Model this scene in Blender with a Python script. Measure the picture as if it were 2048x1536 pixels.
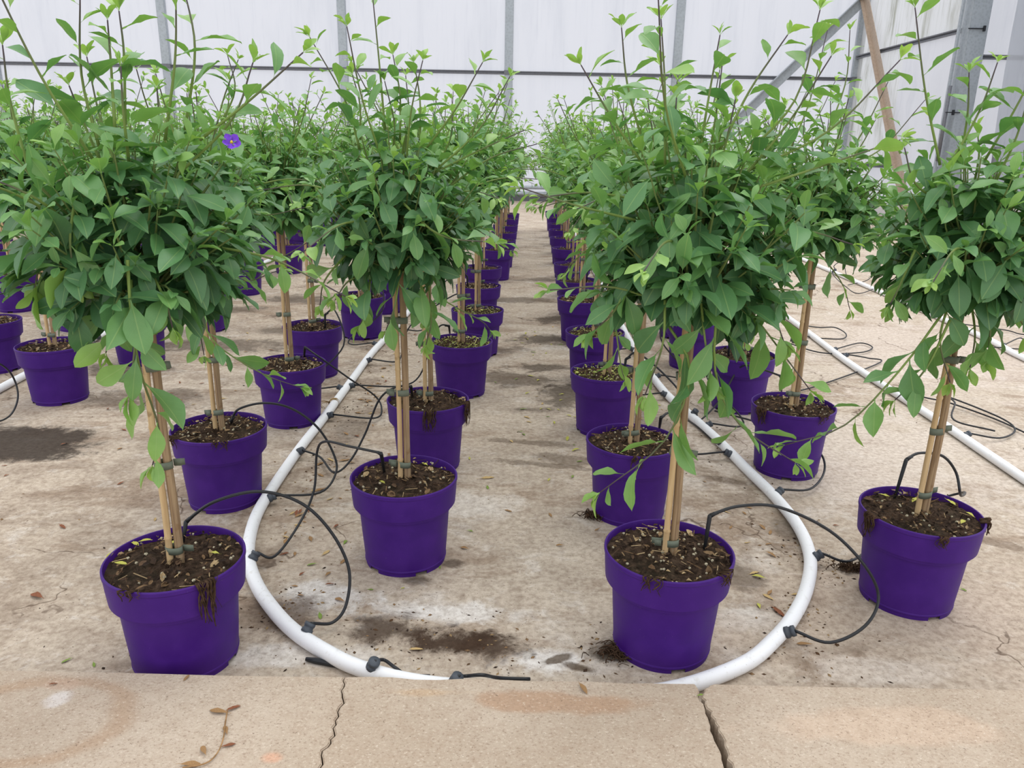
import bpy, bmesh, math, random
import numpy as np
from mathutils import Matrix, Vector

for o in list(bpy.data.objects):
    bpy.data.objects.remove(o, do_unlink=True)
scene = bpy.context.scene
COL = scene.collection

# ------------------------------------------------------------------ camera
CAM_H, PITCH, ROLL, FPX = 1.0, math.radians(17.2), math.radians(1.1), 1540.0
_fw = np.array([0, math.cos(PITCH), -math.sin(PITCH)])
_r = np.array([1.0, 0, 0])
_u = np.cross(_r, _fw)
_c, _s = math.cos(ROLL), math.sin(ROLL)
CR, CU = _c * _r + _s * _u, -_s * _r + _c * _u
cam_data = bpy.data.cameras.new('camera')
cam_data.sensor_width = 36.0
cam_data.lens = FPX / 2048 * 36.0
cam_data.clip_end = 200
cam = bpy.data.objects.new('camera', cam_data)
COL.objects.link(cam)
m = Matrix.Identity(4)
for i in range(3):
    m[i][0], m[i][1], m[i][2] = CR[i], CU[i], -_fw[i]
m[2][3] = CAM_H
cam.matrix_world = m
scene.camera = cam

# ------------------------------------------------------------------ overcast sky seen through the greenhouse film
world = bpy.data.worlds.new('overcast')
scene.world = world
world.use_nodes = True
wn, wl = world.node_tree.nodes, world.node_tree.links
wn.clear()
wout = wn.new('ShaderNodeOutputWorld')
wbg = wn.new('ShaderNodeBackground')
wtc = wn.new('ShaderNodeTexCoord')
wsep = wn.new('ShaderNodeSeparateXYZ')
wramp = wn.new('ShaderNodeValToRGB')
wl.new(wtc.outputs['Generated'], wsep.inputs[0])
wl.new(wsep.outputs['Z'], wramp.inputs[0])
wramp.color_ramp.elements[0].position = 0.0
wramp.color_ramp.elements[0].color = (0.86, 0.88, 0.93, 1)
wramp.color_ramp.elements[1].position = 0.9
wramp.color_ramp.elements[1].color = (1.12, 1.12, 1.14, 1)
wl.new(wramp.outputs[0], wbg.inputs[0])
wbg.inputs[1].default_value = 1.0
wl.new(wbg.outputs[0], wout.inputs[0])

# soft disc of the veiled sun, high and behind the film
sun_d = bpy.data.lights.new('veiled_sun', 'SUN')
sun_d.energy = 0.9
sun_d.angle = math.radians(35)
sun_d.color = (1.0, 0.98, 0.95)
sun = bpy.data.objects.new('veiled_sun', sun_d)
COL.objects.link(sun)
sun.rotation_euler = (math.radians(-18), math.radians(12), 0)

vs = scene.view_settings
vs.view_transform = 'Standard'
vs.look = 'None'
vs.gamma = 1.0
vs.use_curve_mapping = False
vs.exposure = 0.45


# ------------------------------------------------------------------ pixel helpers (2048 x 1536 frame)
def ray(x, y):
    return _fw + CR * (x - 1024) / FPX - CU * (y - 768) / FPX


def at_z(x, y, z):
    d = ray(x, y)
    return np.array([0, 0, CAM_H]) + d * ((z - CAM_H) / d[2])


def at_y(x, y, Y):
    d = ray(x, y)
    return np.array([0, 0, CAM_H]) + d * (Y / d[1])


# ------------------------------------------------------------------ material helpers
def srgb(r, g, b):
    return tuple((c / 255 / 12.92) if c / 255 <= 0.04045 else ((c / 255 + 0.055) / 1.055) ** 2.4 for c in (r, g, b)) + (1.0,)


class NT:
    def __init__(self, name):
        self.mat = bpy.data.materials.new(name)
        self.mat.use_nodes = True
        self.n, self.l = self.mat.node_tree.nodes, self.mat.node_tree.links
        self.n.clear()
        self.out = self.n.new('ShaderNodeOutputMaterial')

    def new(self, t, **kw):
        nd = self.n.new(t)
        for k, v in kw.items():
            setattr(nd, k, v)
        return nd

    def link(self, a, b):
        self.l.new(a, b)

    def val(self, nd, key, v):
        if hasattr(v, 'is_linked') or isinstance(v, bpy.types.NodeSocket):
            self.l.new(v, nd.inputs[key])
        else:
            nd.inputs[key].default_value = v

    def math(self, op, a, b=0.0, clamp=False):
        nd = self.n.new('ShaderNodeMath')
        nd.operation = op
        nd.use_clamp = clamp
        self.val(nd, 0, a)
        self.val(nd, 1, b)
        return nd.outputs[0]

    def smooth(self, v, lo, hi, to0=0.0, to1=1.0):
        nd = self.n.new('ShaderNodeMapRange')
        nd.interpolation_type = 'SMOOTHSTEP'
        self.val(nd, 'Value', v)
        nd.inputs['From Min'].default_value = lo
        nd.inputs['From Max'].default_value = hi
        nd.inputs['To Min'].default_value = to0
        nd.inputs['To Max'].default_value = to1
        return nd.outputs[0]

    def mix(self, fac, a, b, blend='MIX'):
        nd = self.n.new('ShaderNodeMix')
        nd.data_type = 'RGBA'
        nd.blend_type = blend
        self.val(nd, 0, fac)
        self.val(nd, 6, a)
        self.val(nd, 7, b)
        return nd.outputs[2]

    def noise(self, vec, scale, detail=4, rough=0.55, dist=0.0):
        nd = self.n.new('ShaderNodeTexNoise')
        nd.inputs['Scale'].default_value = scale
        nd.inputs['Detail'].default_value = detail
        nd.inputs['Roughness'].default_value = rough
        nd.inputs['Distortion'].default_value = dist
        if vec is not None:
            self.l.new(vec, nd.inputs['Vector'])
        return nd

    def mapping(self, vec, scale=(1, 1, 1), loc=(0, 0, 0), rot=(0, 0, 0)):
        nd = self.n.new('ShaderNodeMapping')
        nd.inputs['Scale'].default_value = scale
        nd.inputs['Location'].default_value = loc
        nd.inputs['Rotation'].default_value = rot
        self.l.new(vec, nd.inputs['Vector'])
        return nd.outputs[0]

    def bsdf(self, color, rough=0.6, spec=0.4, bump=None, bump_str=0.3, bump_dist=0.01, metallic=0.0):
        p = self.n.new('ShaderNodeBsdfPrincipled')
        self.val(p, 'Base Color', color)
        self.val(p, 'Roughness', rough)
        p.inputs['Specular IOR Level'].default_value = spec
        p.inputs['Metallic'].default_value = metallic
        if bump is not None:
            b = self.n.new('ShaderNodeBump')
            b.inputs['Strength'].default_value = bump_str
            b.inputs['Distance'].default_value = bump_dist
            self.l.new(bump, b.inputs['Height'])
            self.l.new(b.outputs[0], p.inputs['Normal'])
        return p.outputs[0]

    def done(self, sh):
        self.l.new(sh, self.out.inputs[0])
        return self.mat


def geo_pos(t):
    return t.new('ShaderNodeNewGeometry').outputs['Position']


def obj_pos(t):
    return t.new('ShaderNodeTexCoord').outputs['Object']


MAT = {}


def simple(name, col, rough=0.6, spec=0.4, var=0.12, scale=40, bump=0.0, metallic=0.0):
    t = NT(name)
    p = obj_pos(t)
    n = t.noise(p, scale, 3)
    f = t.smooth(n.outputs[0], 0.3, 0.7, 1 - var, 1 + var)
    c = t.mix(1.0, col, f, 'MULTIPLY')
    MAT[name] = t.done(t.bsdf(c, rough, spec, n.outputs[0] if bump else None, bump, 0.002, metallic))
    return MAT[name]


# --- floor: worn, stained concrete
def stain(t, pos, noise_col, c, r, soft=0.55, wob=0.9, rot=0.0):
    mp = t.new('ShaderNodeMapping')
    mp.vector_type = 'TEXTURE'
    mp.inputs['Location'].default_value = (c[0], c[1], 0)
    mp.inputs['Rotation'].default_value = (0, 0, rot)
    mp.inputs['Scale'].default_value = (r[0], r[1], 1)
    t.link(pos, mp.inputs['Vector'])
    ln = t.new('ShaderNodeVectorMath', operation='LENGTH')
    t.link(mp.outputs[0], ln.inputs[0])
    d = t.math('ADD', ln.outputs['Value'], t.math('MULTIPLY', t.math('SUBTRACT', noise_col, 0.5), wob * 3.2))
    return t.smooth(d, 1.0, 1.0 - soft)


def make_floor_mat():
    t = NT('floor_concrete')
    g = geo_pos(t)
    pos = t.mapping(g, (1, 1, 0))
    big = t.noise(pos, 0.9, 5, 0.6, 0.3).outputs[0]
    mid = t.noise(t.mapping(pos, (1, 1.6, 1), (3, 7, 0)), 4.0, 6, 0.65, 0.4).outputs[0]
    mid2 = t.noise(t.mapping(pos, (1.0, 2.2, 1), (13, 4, 0), (0, 0, 0.3)), 2.3, 7, 0.68, 0.8).outputs[0]
    fine = t.noise(pos, 60.0, 4, 0.7).outputs[0]
    wob = t.noise(pos, 7.0, 9, 0.72, 0.3).outputs[0]
    mot = t.noise(t.mapping(pos, (1, 1.5, 1), (2, 9, 0)), 16.0, 8, 0.75, 0.6).outputs[0]
    mot2 = t.noise(t.mapping(pos, (1, 1.3, 1), (8, 1, 0)), 11.0, 8, 0.72, 0.9).outputs[0]
    base = t.mix(t.smooth(big, 0.35, 0.65), srgb(190, 176, 159), srgb(203, 191, 175))
    base = t.mix(t.smooth(mid2, 0.50, 0.64, 0, 0.75), base, srgb(158, 139, 120))
    base = t.mix(t.smooth(mid, 0.55, 0.72, 0, 0.7), base, srgb(222, 216, 208))
    base = t.mix(t.smooth(mot, 0.50, 0.68, 0, 0.45), base, srgb(150, 132, 116))
    base = t.mix(t.smooth(mot2, 0.55, 0.68, 0, 0.6), base, srgb(220, 213, 204))
    # trodden earth along the rows
    sep = t.new('ShaderNodeSeparateXYZ')
    t.link(pos, sep.inputs[0])
    X, Yc = sep.outputs[0], sep.outputs[1]
    def band(x0, w, amt, lo=0.42, hi=0.62):
        d = t.math('ABSOLUTE', t.math('SUBTRACT', X, x0))
        m = t.smooth(d, w, w * 0.25)
        return t.math('MULTIPLY', m, t.smooth(wob, lo, hi, 0, amt))
    dirt = band(-0.67, 0.20, 0.55)
    for x0, w, a in ((0.70, 0.20, 0.5), (-2.12, 0.28, 0.5), (0.06, 0.5, 0.20), (-1.30, 0.6, 0.42), (-2.9, 0.6, 0.4)):
        dirt = t.math('MAXIMUM', dirt, band(x0, w, a))
    base = t.mix(dirt, base, srgb(112, 92, 76))
    # stains with their own place and outline
    def S(px, py, rx, ry, col, amt, soft=0.6, wb=1.0, rot=0.0):
        nonlocal base
        c = at_z(px, py, 0)
        mk = stain(t, pos, wob, c, (rx, ry), soft, wb, rot)
        base = t.mix(t.math('MULTIPLY', mk, amt), base, col)
    brown, wet, lime = srgb(66, 49, 36), srgb(100, 84, 68), srgb(232, 230, 227)
    S(640, 1190, 0.14, 0.10, lime, 0.7)
    S(900, 1225, 0.22, 0.05, lime, 0.65)
    S(1080, 1320, 0.12, 0.05, lime, 0.75)
    S(880, 1010, 0.3, 0.12, lime, 0.35)
    S(640, 1310, 0.20, 0.05, lime, 0.45)
    S(1500, 1230, 0.10, 0.08, lime, 0.5)
    S(1760, 1340, 0.2, 0.06, lime, 0.4)
    S(790, 1262, 0.13, 0.075, brown, 0.85)
    S(880, 1285, 0.15, 0.06, brown, 0.95)
    S(985, 1298, 0.12, 0.06, brown, 0.9)
    S(1115, 1318, 0.04, 0.014, srgb(92, 76, 58), 0.85, 0.5, 0.8, 0.5)
    S(1160, 1336, 0.04, 0.016, srgb(92, 76, 58), 0.85, 0.5, 0.8, -0.3)
    S(1225, 1305, 0.07, 0.05, srgb(70, 58, 46), 0.8)
    S(560, 1230, 0.12, 0.10, srgb(98, 82, 70), 0.8)
    S(1060, 885, 0.16, 0.03, wet, 0.6, 0.5, 1.2, -0.15)
    S(1090, 930, 0.17, 0.025, wet, 0.6, 0.5, 1.2, -0.2)
    S(1140, 920, 0.16, 0.05, wet, 0.6, 0.4, 0.9, -0.2)
    S(1030, 760, 0.25, 0.16, srgb(88, 75, 62), 0.75)
    S(1100, 680, 0.3, 0.14, srgb(78, 67, 56), 0.8)
    S(1040, 600, 0.35, 0.12, srgb(92, 79, 66), 0.65)
    S(1130, 790, 0.16, 0.2, srgb(78, 67, 55), 0.75)
    S(20, 885, 0.35, 0.2, srgb(62, 53, 46), 0.95, 0.35, 0.6)
    S(300, 800, 0.30, 0.16, srgb(96, 83, 72), 0.75)
    S(420, 690, 0.5, 0.18, srgb(90, 78, 68), 0.75)
    S(600, 600, 0.35, 0.2, srgb(78, 67, 58), 0.75)
    S(1450, 960, 0.10, 0.03, wet, 0.7, 0.3, 0.9, -0.4)
    S(1990, 1085, 0.12, 0.03, srgb(140, 124, 108), 0.8, 0.3, 0.9, -0.6)
    S(1700, 900, 0.9, 0.6, srgb(214, 203, 192), 0.55)
    S(1900, 1250, 0.7, 0.35, srgb(196, 180, 164), 0.5)
    S(1850, 700, 1.0, 1.0, srgb(216, 204, 194), 0.5)
    for px, py, rx, ry, a in ((1070, 735, 0.20, 0.10, 0.8), (1120, 640, 0.22, 0.14, 0.8), (1000, 700, 0.16, 0.10, 0.6), (560, 660, 0.22, 0.14, 0.7), (250, 740, 0.3, 0.12, 0.7),
                              (470, 620, 0.3, 0.16, 0.7), (1085, 560, 0.3, 0.12, 0.6), (1060, 820, 0.16, 0.05, 0.6), (1290, 850, 0.14, 0.3, 0.5), (700, 870, 0.10, 0.25, 0.45),
                              (830, 1160, 0.05, 0.03, 0.7), (905, 1125, 0.04, 0.025, 0.7), (1480, 1150, 0.06, 0.10, 0.6), (1575, 1060, 0.05, 0.12, 0.6)):
        S(px, py, rx, ry, srgb(74, 61, 50), a, 0.7, 1.1)
    # hairline cracks
    vor = t.new('ShaderNodeTexVoronoi', feature='DISTANCE_TO_EDGE')
    warp = t.noise(pos, 3.0, 4, 0.6)
    vadd = t.new('ShaderNodeVectorMath', operation='MULTIPLY_ADD')
    t.link(warp.outputs[1], vadd.inputs[0])
    vadd.inputs[1].default_value = (0.5, 0.5, 0)
    t.link(pos, vadd.inputs[2])
    t.link(vadd.outputs[0], vor.inputs['Vector'])
    vor.inputs['Scale'].default_value = 0.8
    crack = t.math('MULTIPLY', t.smooth(vor.outputs['Distance'], 0.0035, 0.001), t.smooth(mid2, 0.42, 0.55, 0.15, 0.8))
    base = t.mix(crack, base, srgb(105, 88, 74))
    # specks of grit
    grit = t.noise(pos, 160.0, 2, 0.6).outputs[0]
    base = t.mix(t.smooth(grit, 0.64, 0.72, 0, 0.75), base, srgb(92, 76, 62))
    base = t.mix(t.smooth(fine, 0.3, 0.75, 0.0, 0.6), base, t.mix(1.0, base, srgb(165, 152, 140), 'MULTIPLY'))
    h = t.math('ADD', t.math('MULTIPLY', mid, 0.7), t.math('MULTIPLY', fine, 0.3))
    return t.done(t.bsdf(base, 0.85, 0.2, h, 0.5, 0.012))


MAT['floor'] = make_floor_mat()


def make_kerb_mat():
    t = NT('kerb_concrete')
    pos = t.mapping(geo_pos(t), (1, 1, 1))
    big = t.noise(pos, 2.2, 5, 0.6).outputs[0]
    grain = t.noise(t.mapping(pos, (1, 1.3, 1)), 170.0, 3, 0.75).outputs[0]
    wob = t.noise(pos, 6.0, 4).outputs[0]
    c = t.mix(t.smooth(big, 0.35, 0.65), srgb(176, 160, 142), srgb(190, 175, 158))
    flat = t.mapping(pos, (1, 1, 0))
    ring_c = at_z(60, 1440, 0.06)
    outer = stain(t, flat, wob, ring_c, (0.185, 0.118), 0.16, 0.16)
    inner = stain(t, flat, wob, ring_c, (0.150, 0.094), 0.16, 0.16)
    ring = t.math('MULTIPLY', outer, t.math('SUBTRACT', 1.0, inner))
    c = t.mix(t.math('MULTIPLY', ring, 0.65), c, srgb(170, 143, 118))
    for px, py, rx, ry, col, a in ((1130, 1405, 0.22, 0.035, (172, 138, 110), 0.7), (110, 1400, 0.03, 0.03, (222, 218, 216), 0.6),
                                   (120, 1370, 0.04, 0.02, (186, 160, 140), 0.6), (545, 1515, 0.03, 0.02, (214, 160, 130), 0.6),
                                   (850, 1385, 0.1, 0.02, (190, 160, 125), 0.5), (1760, 1450, 0.3, 0.05, (205, 180, 158), 0.5)):
        mk = stain(t, flat, wob, at_z(px, py, 0.06), (rx, ry), 0.5, 0.7)
        c = t.mix(t.math('MULTIPLY', mk, a), c, srgb(*col))
    pit = t.noise(t.mapping(pos, (1, 1.2, 1), (5, 2, 0)), 240.0, 2, 0.6).outputs[0]
    mot = t.noise(pos, 45.0, 4, 0.7).outputs[0]
    c = t.mix(t.smooth(mot, 0.40, 0.70, 0, 0.35), c, srgb(160, 138, 118))
    c = t.mix(t.smooth(grain, 0.54, 0.70, 0, 0.65), c, srgb(138, 116, 98))
    c = t.mix(t.smooth(grain, 0.44, 0.30, 0, 0.5), c, srgb(222, 211, 196))
    c = t.mix(t.smooth(pit, 0.66, 0.72, 0, 0.7), c, srgb(104, 86, 72))
    return t.done(t.bsdf(c, 0.9, 0.15, grain, 0.5, 0.003))


MAT['kerb'] = make_kerb_mat()


def make_pot_mat():
    t = NT('purple_plastic')
    p = obj_pos(t)
    n = t.noise(p, 18, 4, 0.6).outputs[0]
    dust = t.smooth(t.noise(p, 260, 2, 0.6).outputs[0], 0.70, 0.78, 0, 0.25)
    c = t.mix(t.smooth(n, 0.35, 0.7), srgb(60, 20, 113), srgb(68, 27, 122))
    c = t.mix(dust, c, srgb(150, 135, 150))
    return t.done(t.bsdf(c, t.smooth(n, 0.3, 0.7, 0.45, 0.58), 0.25))


MAT['pot'] = make_pot_mat()


def make_leaf_mat():
    t = NT('leaf')
    at = t.new('ShaderNodeAttribute', attribute_name='tone')
    info = t.new('ShaderNodeObjectInfo')
    jit = t.math('MULTIPLY', t.math('SUBTRACT', info.outputs['Random'], 0.5), 0.22)
    tone = t.math('ADD', at.outputs['Fac'], jit)
    rp = t.new('ShaderNodeValToRGB')
    t.link(tone, rp.inputs[0])
    els = rp.color_ramp.elements
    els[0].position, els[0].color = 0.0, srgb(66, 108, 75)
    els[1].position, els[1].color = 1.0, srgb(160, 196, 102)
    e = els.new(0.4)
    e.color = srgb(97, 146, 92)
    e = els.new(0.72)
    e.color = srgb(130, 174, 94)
    uv = t.new('ShaderNodeUVMap', uv_map='UVMap')
    sp = t.new('ShaderNodeSeparateXYZ')
    t.link(uv.outputs[0], sp.inputs[0])
    lat = t.math('ABSOLUTE', t.math('SUBTRACT', sp.outputs[1], 0.5))
    mid = t.smooth(lat, 0.035, 0.010)
    # side veins run forward from the midrib
    ph = t.math('SUBTRACT', t.math('MULTIPLY', sp.outputs[0], 9.0), t.math('MULTIPLY', lat, 5.0))
    fr = t.math('ABSOLUTE', t.math('SUBTRACT', t.math('FRACT', ph), 0.5))
    side = t.math('MULTIPLY', t.smooth(fr, 0.09, 0.0), 0.14)
    vein = t.math('MAXIMUM', mid, side)
    c = t.mix(t.math('MULTIPLY', vein, 0.42), rp.outputs[0], srgb(158, 190, 118))
    n = t.noise(obj_pos(t), 3.0, 3).outputs[0]
    c = t.mix(t.smooth(n, 0.35, 0.7, 0, 0.25), c, t.mix(1.0, c, srgb(205, 215, 190), 'MULTIPLY'))
    pr = t.bsdf(c, 0.42, 0.55, vein, 0.15, 0.002)
    tr = t.new('ShaderNodeBsdfTranslucent')
    t.link(t.mix(1.0, c, (1.05, 1.1, 0.55, 1), 'MULTIPLY'), tr.inputs[0])
    mx = t.new('ShaderNodeMixShader')
    mx.inputs[0].default_value = 0.30
    t.link(pr, mx.inputs[1])
    t.link(tr.outputs[0], mx.inputs[2])
    return t.done(mx.outputs[0])


MAT['leaf'] = make_leaf_mat()


def make_shoot_mat():
    t = NT('green_shoot')
    at = t.new('ShaderNodeAttribute', attribute_name='tone')
    c = t.mix(t.smooth(at.outputs['Fac'], 0.25, 1.0), srgb(120, 142, 72), srgb(78, 66, 74))
    return t.done(t.bsdf(c, 0.6, 0.3))


MAT['shoot'] = make_shoot_mat()


def make_vcol_mat(name, rough=0.85):
    t = NT(name)
    at = t.new('ShaderNodeAttribute', attribute_name='col')
    n = t.noise(obj_pos(t), 120, 3).outputs[0]
    c = t.mix(1.0, at.outputs['Color'], t.smooth(n, 0.25, 0.75, 0.75, 1.2), 'MULTIPLY')
    return t.done(t.bsdf(c, rough, 0.15))


MAT['litter'] = make_vcol_mat('litter')


def make_soil_mat():
    t = NT('soil')
    p = obj_pos(t)
    n = t.noise(p, 55, 6, 0.75).outputs[0]
    n2 = t.noise(p, 12, 4, 0.6).outputs[0]
    c = t.mix(t.smooth(n, 0.35, 0.7), srgb(44, 34, 28), srgb(98, 80, 66))
    c = t.mix(t.smooth(n2, 0.45, 0.7, 0, 0.5), c, srgb(62, 58, 46))
    c = t.mix(t.smooth(n, 0.68, 0.76, 0, 0.6), c, srgb(150, 130, 104))
    return t.done(t.bsdf(c, 0.95, 0.1, n, 1.0, 0.008))


MAT['soil'] = make_soil_mat()


def make_wood(name, a, b, stretch):
    t = NT(name)
    p = t.mapping(obj_pos(t), (stretch, stretch, 6))
    n = t.noise(p, 1.0, 5, 0.65).outputs[0]
    n2 = t.noise(obj_pos(t), 30, 3, 0.6).outputs[0]
    c = t.mix(t.smooth(n, 0.3, 0.7), srgb(*a), srgb(*b))
    c = t.mix(t.smooth(n2, 0.62, 0.72, 0, 0.6), c, srgb(128, 98, 66))
    return t.done(t.bsdf(c, 0.6, 0.25, n, 0.3, 0.002))


MAT['bamboo'] = make_wood('bamboo', (206, 180, 138), (184, 154, 112), 130)
MAT['bark'] = make_wood('bark', (170, 146, 114), (126, 102, 78), 200)
simple('tie', srgb(104, 112, 98), 0.6, 0.3)
simple('root', srgb(70, 54, 42), 0.95, 0.1, 0.4, 90)
simple('black_plastic', srgb(34, 36, 40), 0.45, 0.4)
simple('grommet', srgb(74, 80, 88), 0.55, 0.35)
simple('twine', srgb(150, 124, 84), 0.9, 0.1, 0.3)
simple('flower', srgb(112, 66, 190), 0.6, 0.2, 0.2, 60)
simple('flower_eye', srgb(226, 196, 60), 0.6, 0.2)
simple('dead_leaf', srgb(150, 118, 82), 0.8, 0.15, 0.35, 60)
simple('dead_leaf_red', srgb(128, 82, 60), 0.8, 0.15, 0.35, 60)
simple('dead_leaf_pale', srgb(186, 160, 112), 0.8, 0.15, 0.3, 60)
simple('fallen_green', srgb(118, 142, 64), 0.7, 0.2, 0.3, 60)
simple('fallen_yellow', srgb(178, 176, 84), 0.7, 0.2, 0.25, 60)


def make_pipe_mat():
    t = NT('white_pipe')
    p = geo_pos(t)
    n = t.noise(p, 50, 4, 0.7).outputs[0]
    n2 = t.noise(p, 180, 2, 0.6).outputs[0]
    c = t.mix(t.smooth(n, 0.55, 0.75, 0, 0.5), srgb(238, 240, 243), srgb(206, 204, 198))
    c = t.mix(t.smooth(n2, 0.68, 0.76, 0, 0.5), c, srgb(150, 140, 124))
    return t.done(t.bsdf(c, 0.45, 0.35))


MAT['pipe'] = make_pipe_mat()


def make_steel(name, col):
    t = NT(name)
    p = geo_pos(t)
    v = t.new('ShaderNodeTexVoronoi')
    v.inputs['Scale'].default_value = 26
    t.link(p, v.inputs['Vector'])
    n = t.noise(p, 5, 4).outputs[0]
    c = t.mix(t.smooth(v.outputs['Distance'], 0.1, 0.7), tuple(x * 0.85 for x in col[:3]) + (1,), col)
    c = t.mix(t.smooth(n, 0.4, 0.7, 0, 0.35), c, tuple(x * 0.75 for x in col[:3]) + (1,))
    return t.done(t.bsdf(c, 0.5, 0.5, None, 0, 0, 0.25))


MAT['steel'] = make_steel('galvanised_steel', srgb(168, 176, 182))
MAT['brace_rust'] = make_steel('weathered_steel', srgb(184, 166, 148))
MAT['dark_steel'] = make_steel('dark_rail', srgb(112, 114, 120))


def make_film(name, col, dirt_col, dirt_amt, clear, stretch=(1.6, 1.6, 0.25), fine=True):
    t = NT(name)
    p = geo_pos(t)
    n = t.noise(t.mapping(p, stretch), 1.2, 5, 0.6, 0.2).outputs[0]
    n2 = t.noise(t.mapping(p, (stretch[0] * 9, stretch[1] * 9, stretch[2] * 2.5)), 1.0, 5, 0.7).outputs[0]
    d = t.math('ADD', t.smooth(n, 0.45, 0.75, 0, dirt_amt), t.smooth(n2, 0.5, 0.75, 0, dirt_amt * 0.8))
    c = t.mix(d, col, dirt_col)
    b = t.noise(t.mapping(p, (1.5, 1.5, 0.7)), 1.1, 3).outputs[0]
    df = t.bsdf(c, 0.55, 0.25, b, 0.25, 0.25)
    tl = t.new('ShaderNodeBsdfTranslucent')
    t.link(c, tl.inputs[0])
    tp = t.new('ShaderNodeBsdfTransparent')
    t.link(c, tp.inputs[0])
    a = t.new('ShaderNodeMixShader')
    a.inputs[0].default_value = 0.5
    t.link(df, a.inputs[1])
    t.link(tl.outputs[0], a.inputs[2])
    bx = t.new('ShaderNodeMixShader')
    bx.inputs[0].default_value = clear
    t.link(a.outputs[0], bx.inputs[1])
    t.link(tp.outputs[0], bx.inputs[2])
    return t.done(bx.outputs[0])


MAT['film'] = make_film('white_film', (0.635, 0.640, 0.670, 1), srgb(176, 180, 188), 0.30, 0.40)
MAT['film_dirty'] = make_film('dirty_film', (0.66, 0.67, 0.68, 1), srgb(138, 140, 120), 0.75, 0.35, (2.5, 2.5, 0.5))
MAT['film_curtain'] = make_film('curtain_film', (0.52, 0.55, 0.60, 1), srgb(132, 142, 154), 0.6, 0.25)


# ------------------------------------------------------------------ mesh helpers
def mesh_obj(name, verts, faces, mat, parent=None, smooth=True, attrs=None, uvs=None):
    me = bpy.data.meshes.new(name)
    me.from_pydata([tuple(map(float, v)) for v in verts], [], faces)
    finish_mesh(me, mat, smooth, attrs, uvs)
    return link_obj(name, me, parent)


def finish_mesh(me, mat, smooth=True, attrs=None, uvs=None):
    if mat is not None:
        for mm in (mat if isinstance(mat, (list, tuple)) else [mat]):
            me.materials.append(MAT[mm] if isinstance(mm, str) else mm)
    if smooth:
        me.polygons.foreach_set('use_smooth', np.ones(len(me.polygons), dtype=bool))
    for k, (typ, data) in (attrs or {}).items():
        a = me.attributes.new(k, typ, 'POINT')
        if typ == 'FLOAT':
            a.data.foreach_set('value', np.asarray(data, dtype=np.float32))
        else:
            a.data.foreach_set('color', np.asarray(data, dtype=np.float32).ravel())
    if uvs is not None:
        uvl = me.uv_layers.new(name='UVMap')
        li = np.zeros(len(me.loops), dtype=np.int32)
        me.loops.foreach_get('vertex_index', li)
        uvl.data.foreach_set('uv', np.asarray(uvs, dtype=np.float32)[li].ravel())
    me.update()


def link_obj(name, data, parent=None):
    o = bpy.data.objects.new(name, data)
    COL.objects.link(o)
    if parent is not None:
        o.parent = parent
    return o


def tag(o, label=None, cat=None, group=None, kind=None):
    for k, v in (('label', label), ('category', cat), ('group', group), ('kind', kind)):
        if v:
            o[k] = v
    return o


def empty(name, loc=(0, 0, 0), rz=0.0):
    o = bpy.data.objects.new(name, None)
    COL.objects.link(o)
    o.location = loc
    o.rotation_euler = (0, 0, rz)
    o.empty_display_size = 0.05
    return o


class MB:
    """collects verts and faces for one mesh"""
    def __init__(self):
        self.v, self.f, self.a = [], [], []

    def add(self, V, F, a=None):
        b = len(self.v)
        self.v.extend(V)
        self.f.extend([tuple(i + b for i in f) for f in F])
        if a is not None:
            self.a.extend(a)

    def box(self, c, s, M=None):
        V = [np.array([sx * s[0] / 2, sy * s[1] / 2, sz * s[2] / 2]) for sx in (-1, 1) for sy in (-1, 1) for sz in (-1, 1)]
        if M is not None:
            V = [M @ v for v in V]
        V = [v + np.array(c) for v in V]
        self.add(V, [(0, 1, 3, 2), (4, 6, 7, 5), (0, 4, 5, 1), (2, 3, 7, 6), (0, 2, 6, 4), (1, 5, 7, 3)])

    def tube(self, path, rad, n=8, tone=None, caps=True):
        V, F = tube_geo(path, rad, n, caps)
        a = None
        if tone is not None:
            k = len(path)
            a = [tone[i] for i in range(k) for _ in range(n)]
            a += [tone[0], tone[-1]] if caps else []
        self.add(V, F, a)

    def build(self, name, mat, parent=None, smooth=True, attr=None):
        attrs = {attr: ('FLOAT', self.a)} if attr else None
        return mesh_obj(name, self.v, self.f, mat, parent, smooth, attrs)


def nrm(v):
    v = np.asarray(v, float)
    l = np.linalg.norm(v)
    return v / l if l > 1e-9 else np.array([0, 0, 1.0])


def spline(pts, n):
    """Catmull-Rom through pts, n samples per span"""
    P = [np.asarray(p, float) for p in pts]
    P = [2 * P[0] - P[1]] + P + [2 * P[-1] - P[-2]]
    out = []
    for i in range(1, len(P) - 2):
        for k in range(n):
            t = k / n
            a, b, c, d = P[i - 1], P[i], P[i + 1], P[i + 2]
            out.append(0.5 * ((2 * b) + (-a + c) * t + (2 * a - 5 * b + 4 * c - d) * t * t + (-a + 3 * b - 3 * c + d) * t ** 3))
    out.append(P[-2])
    return out


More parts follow.
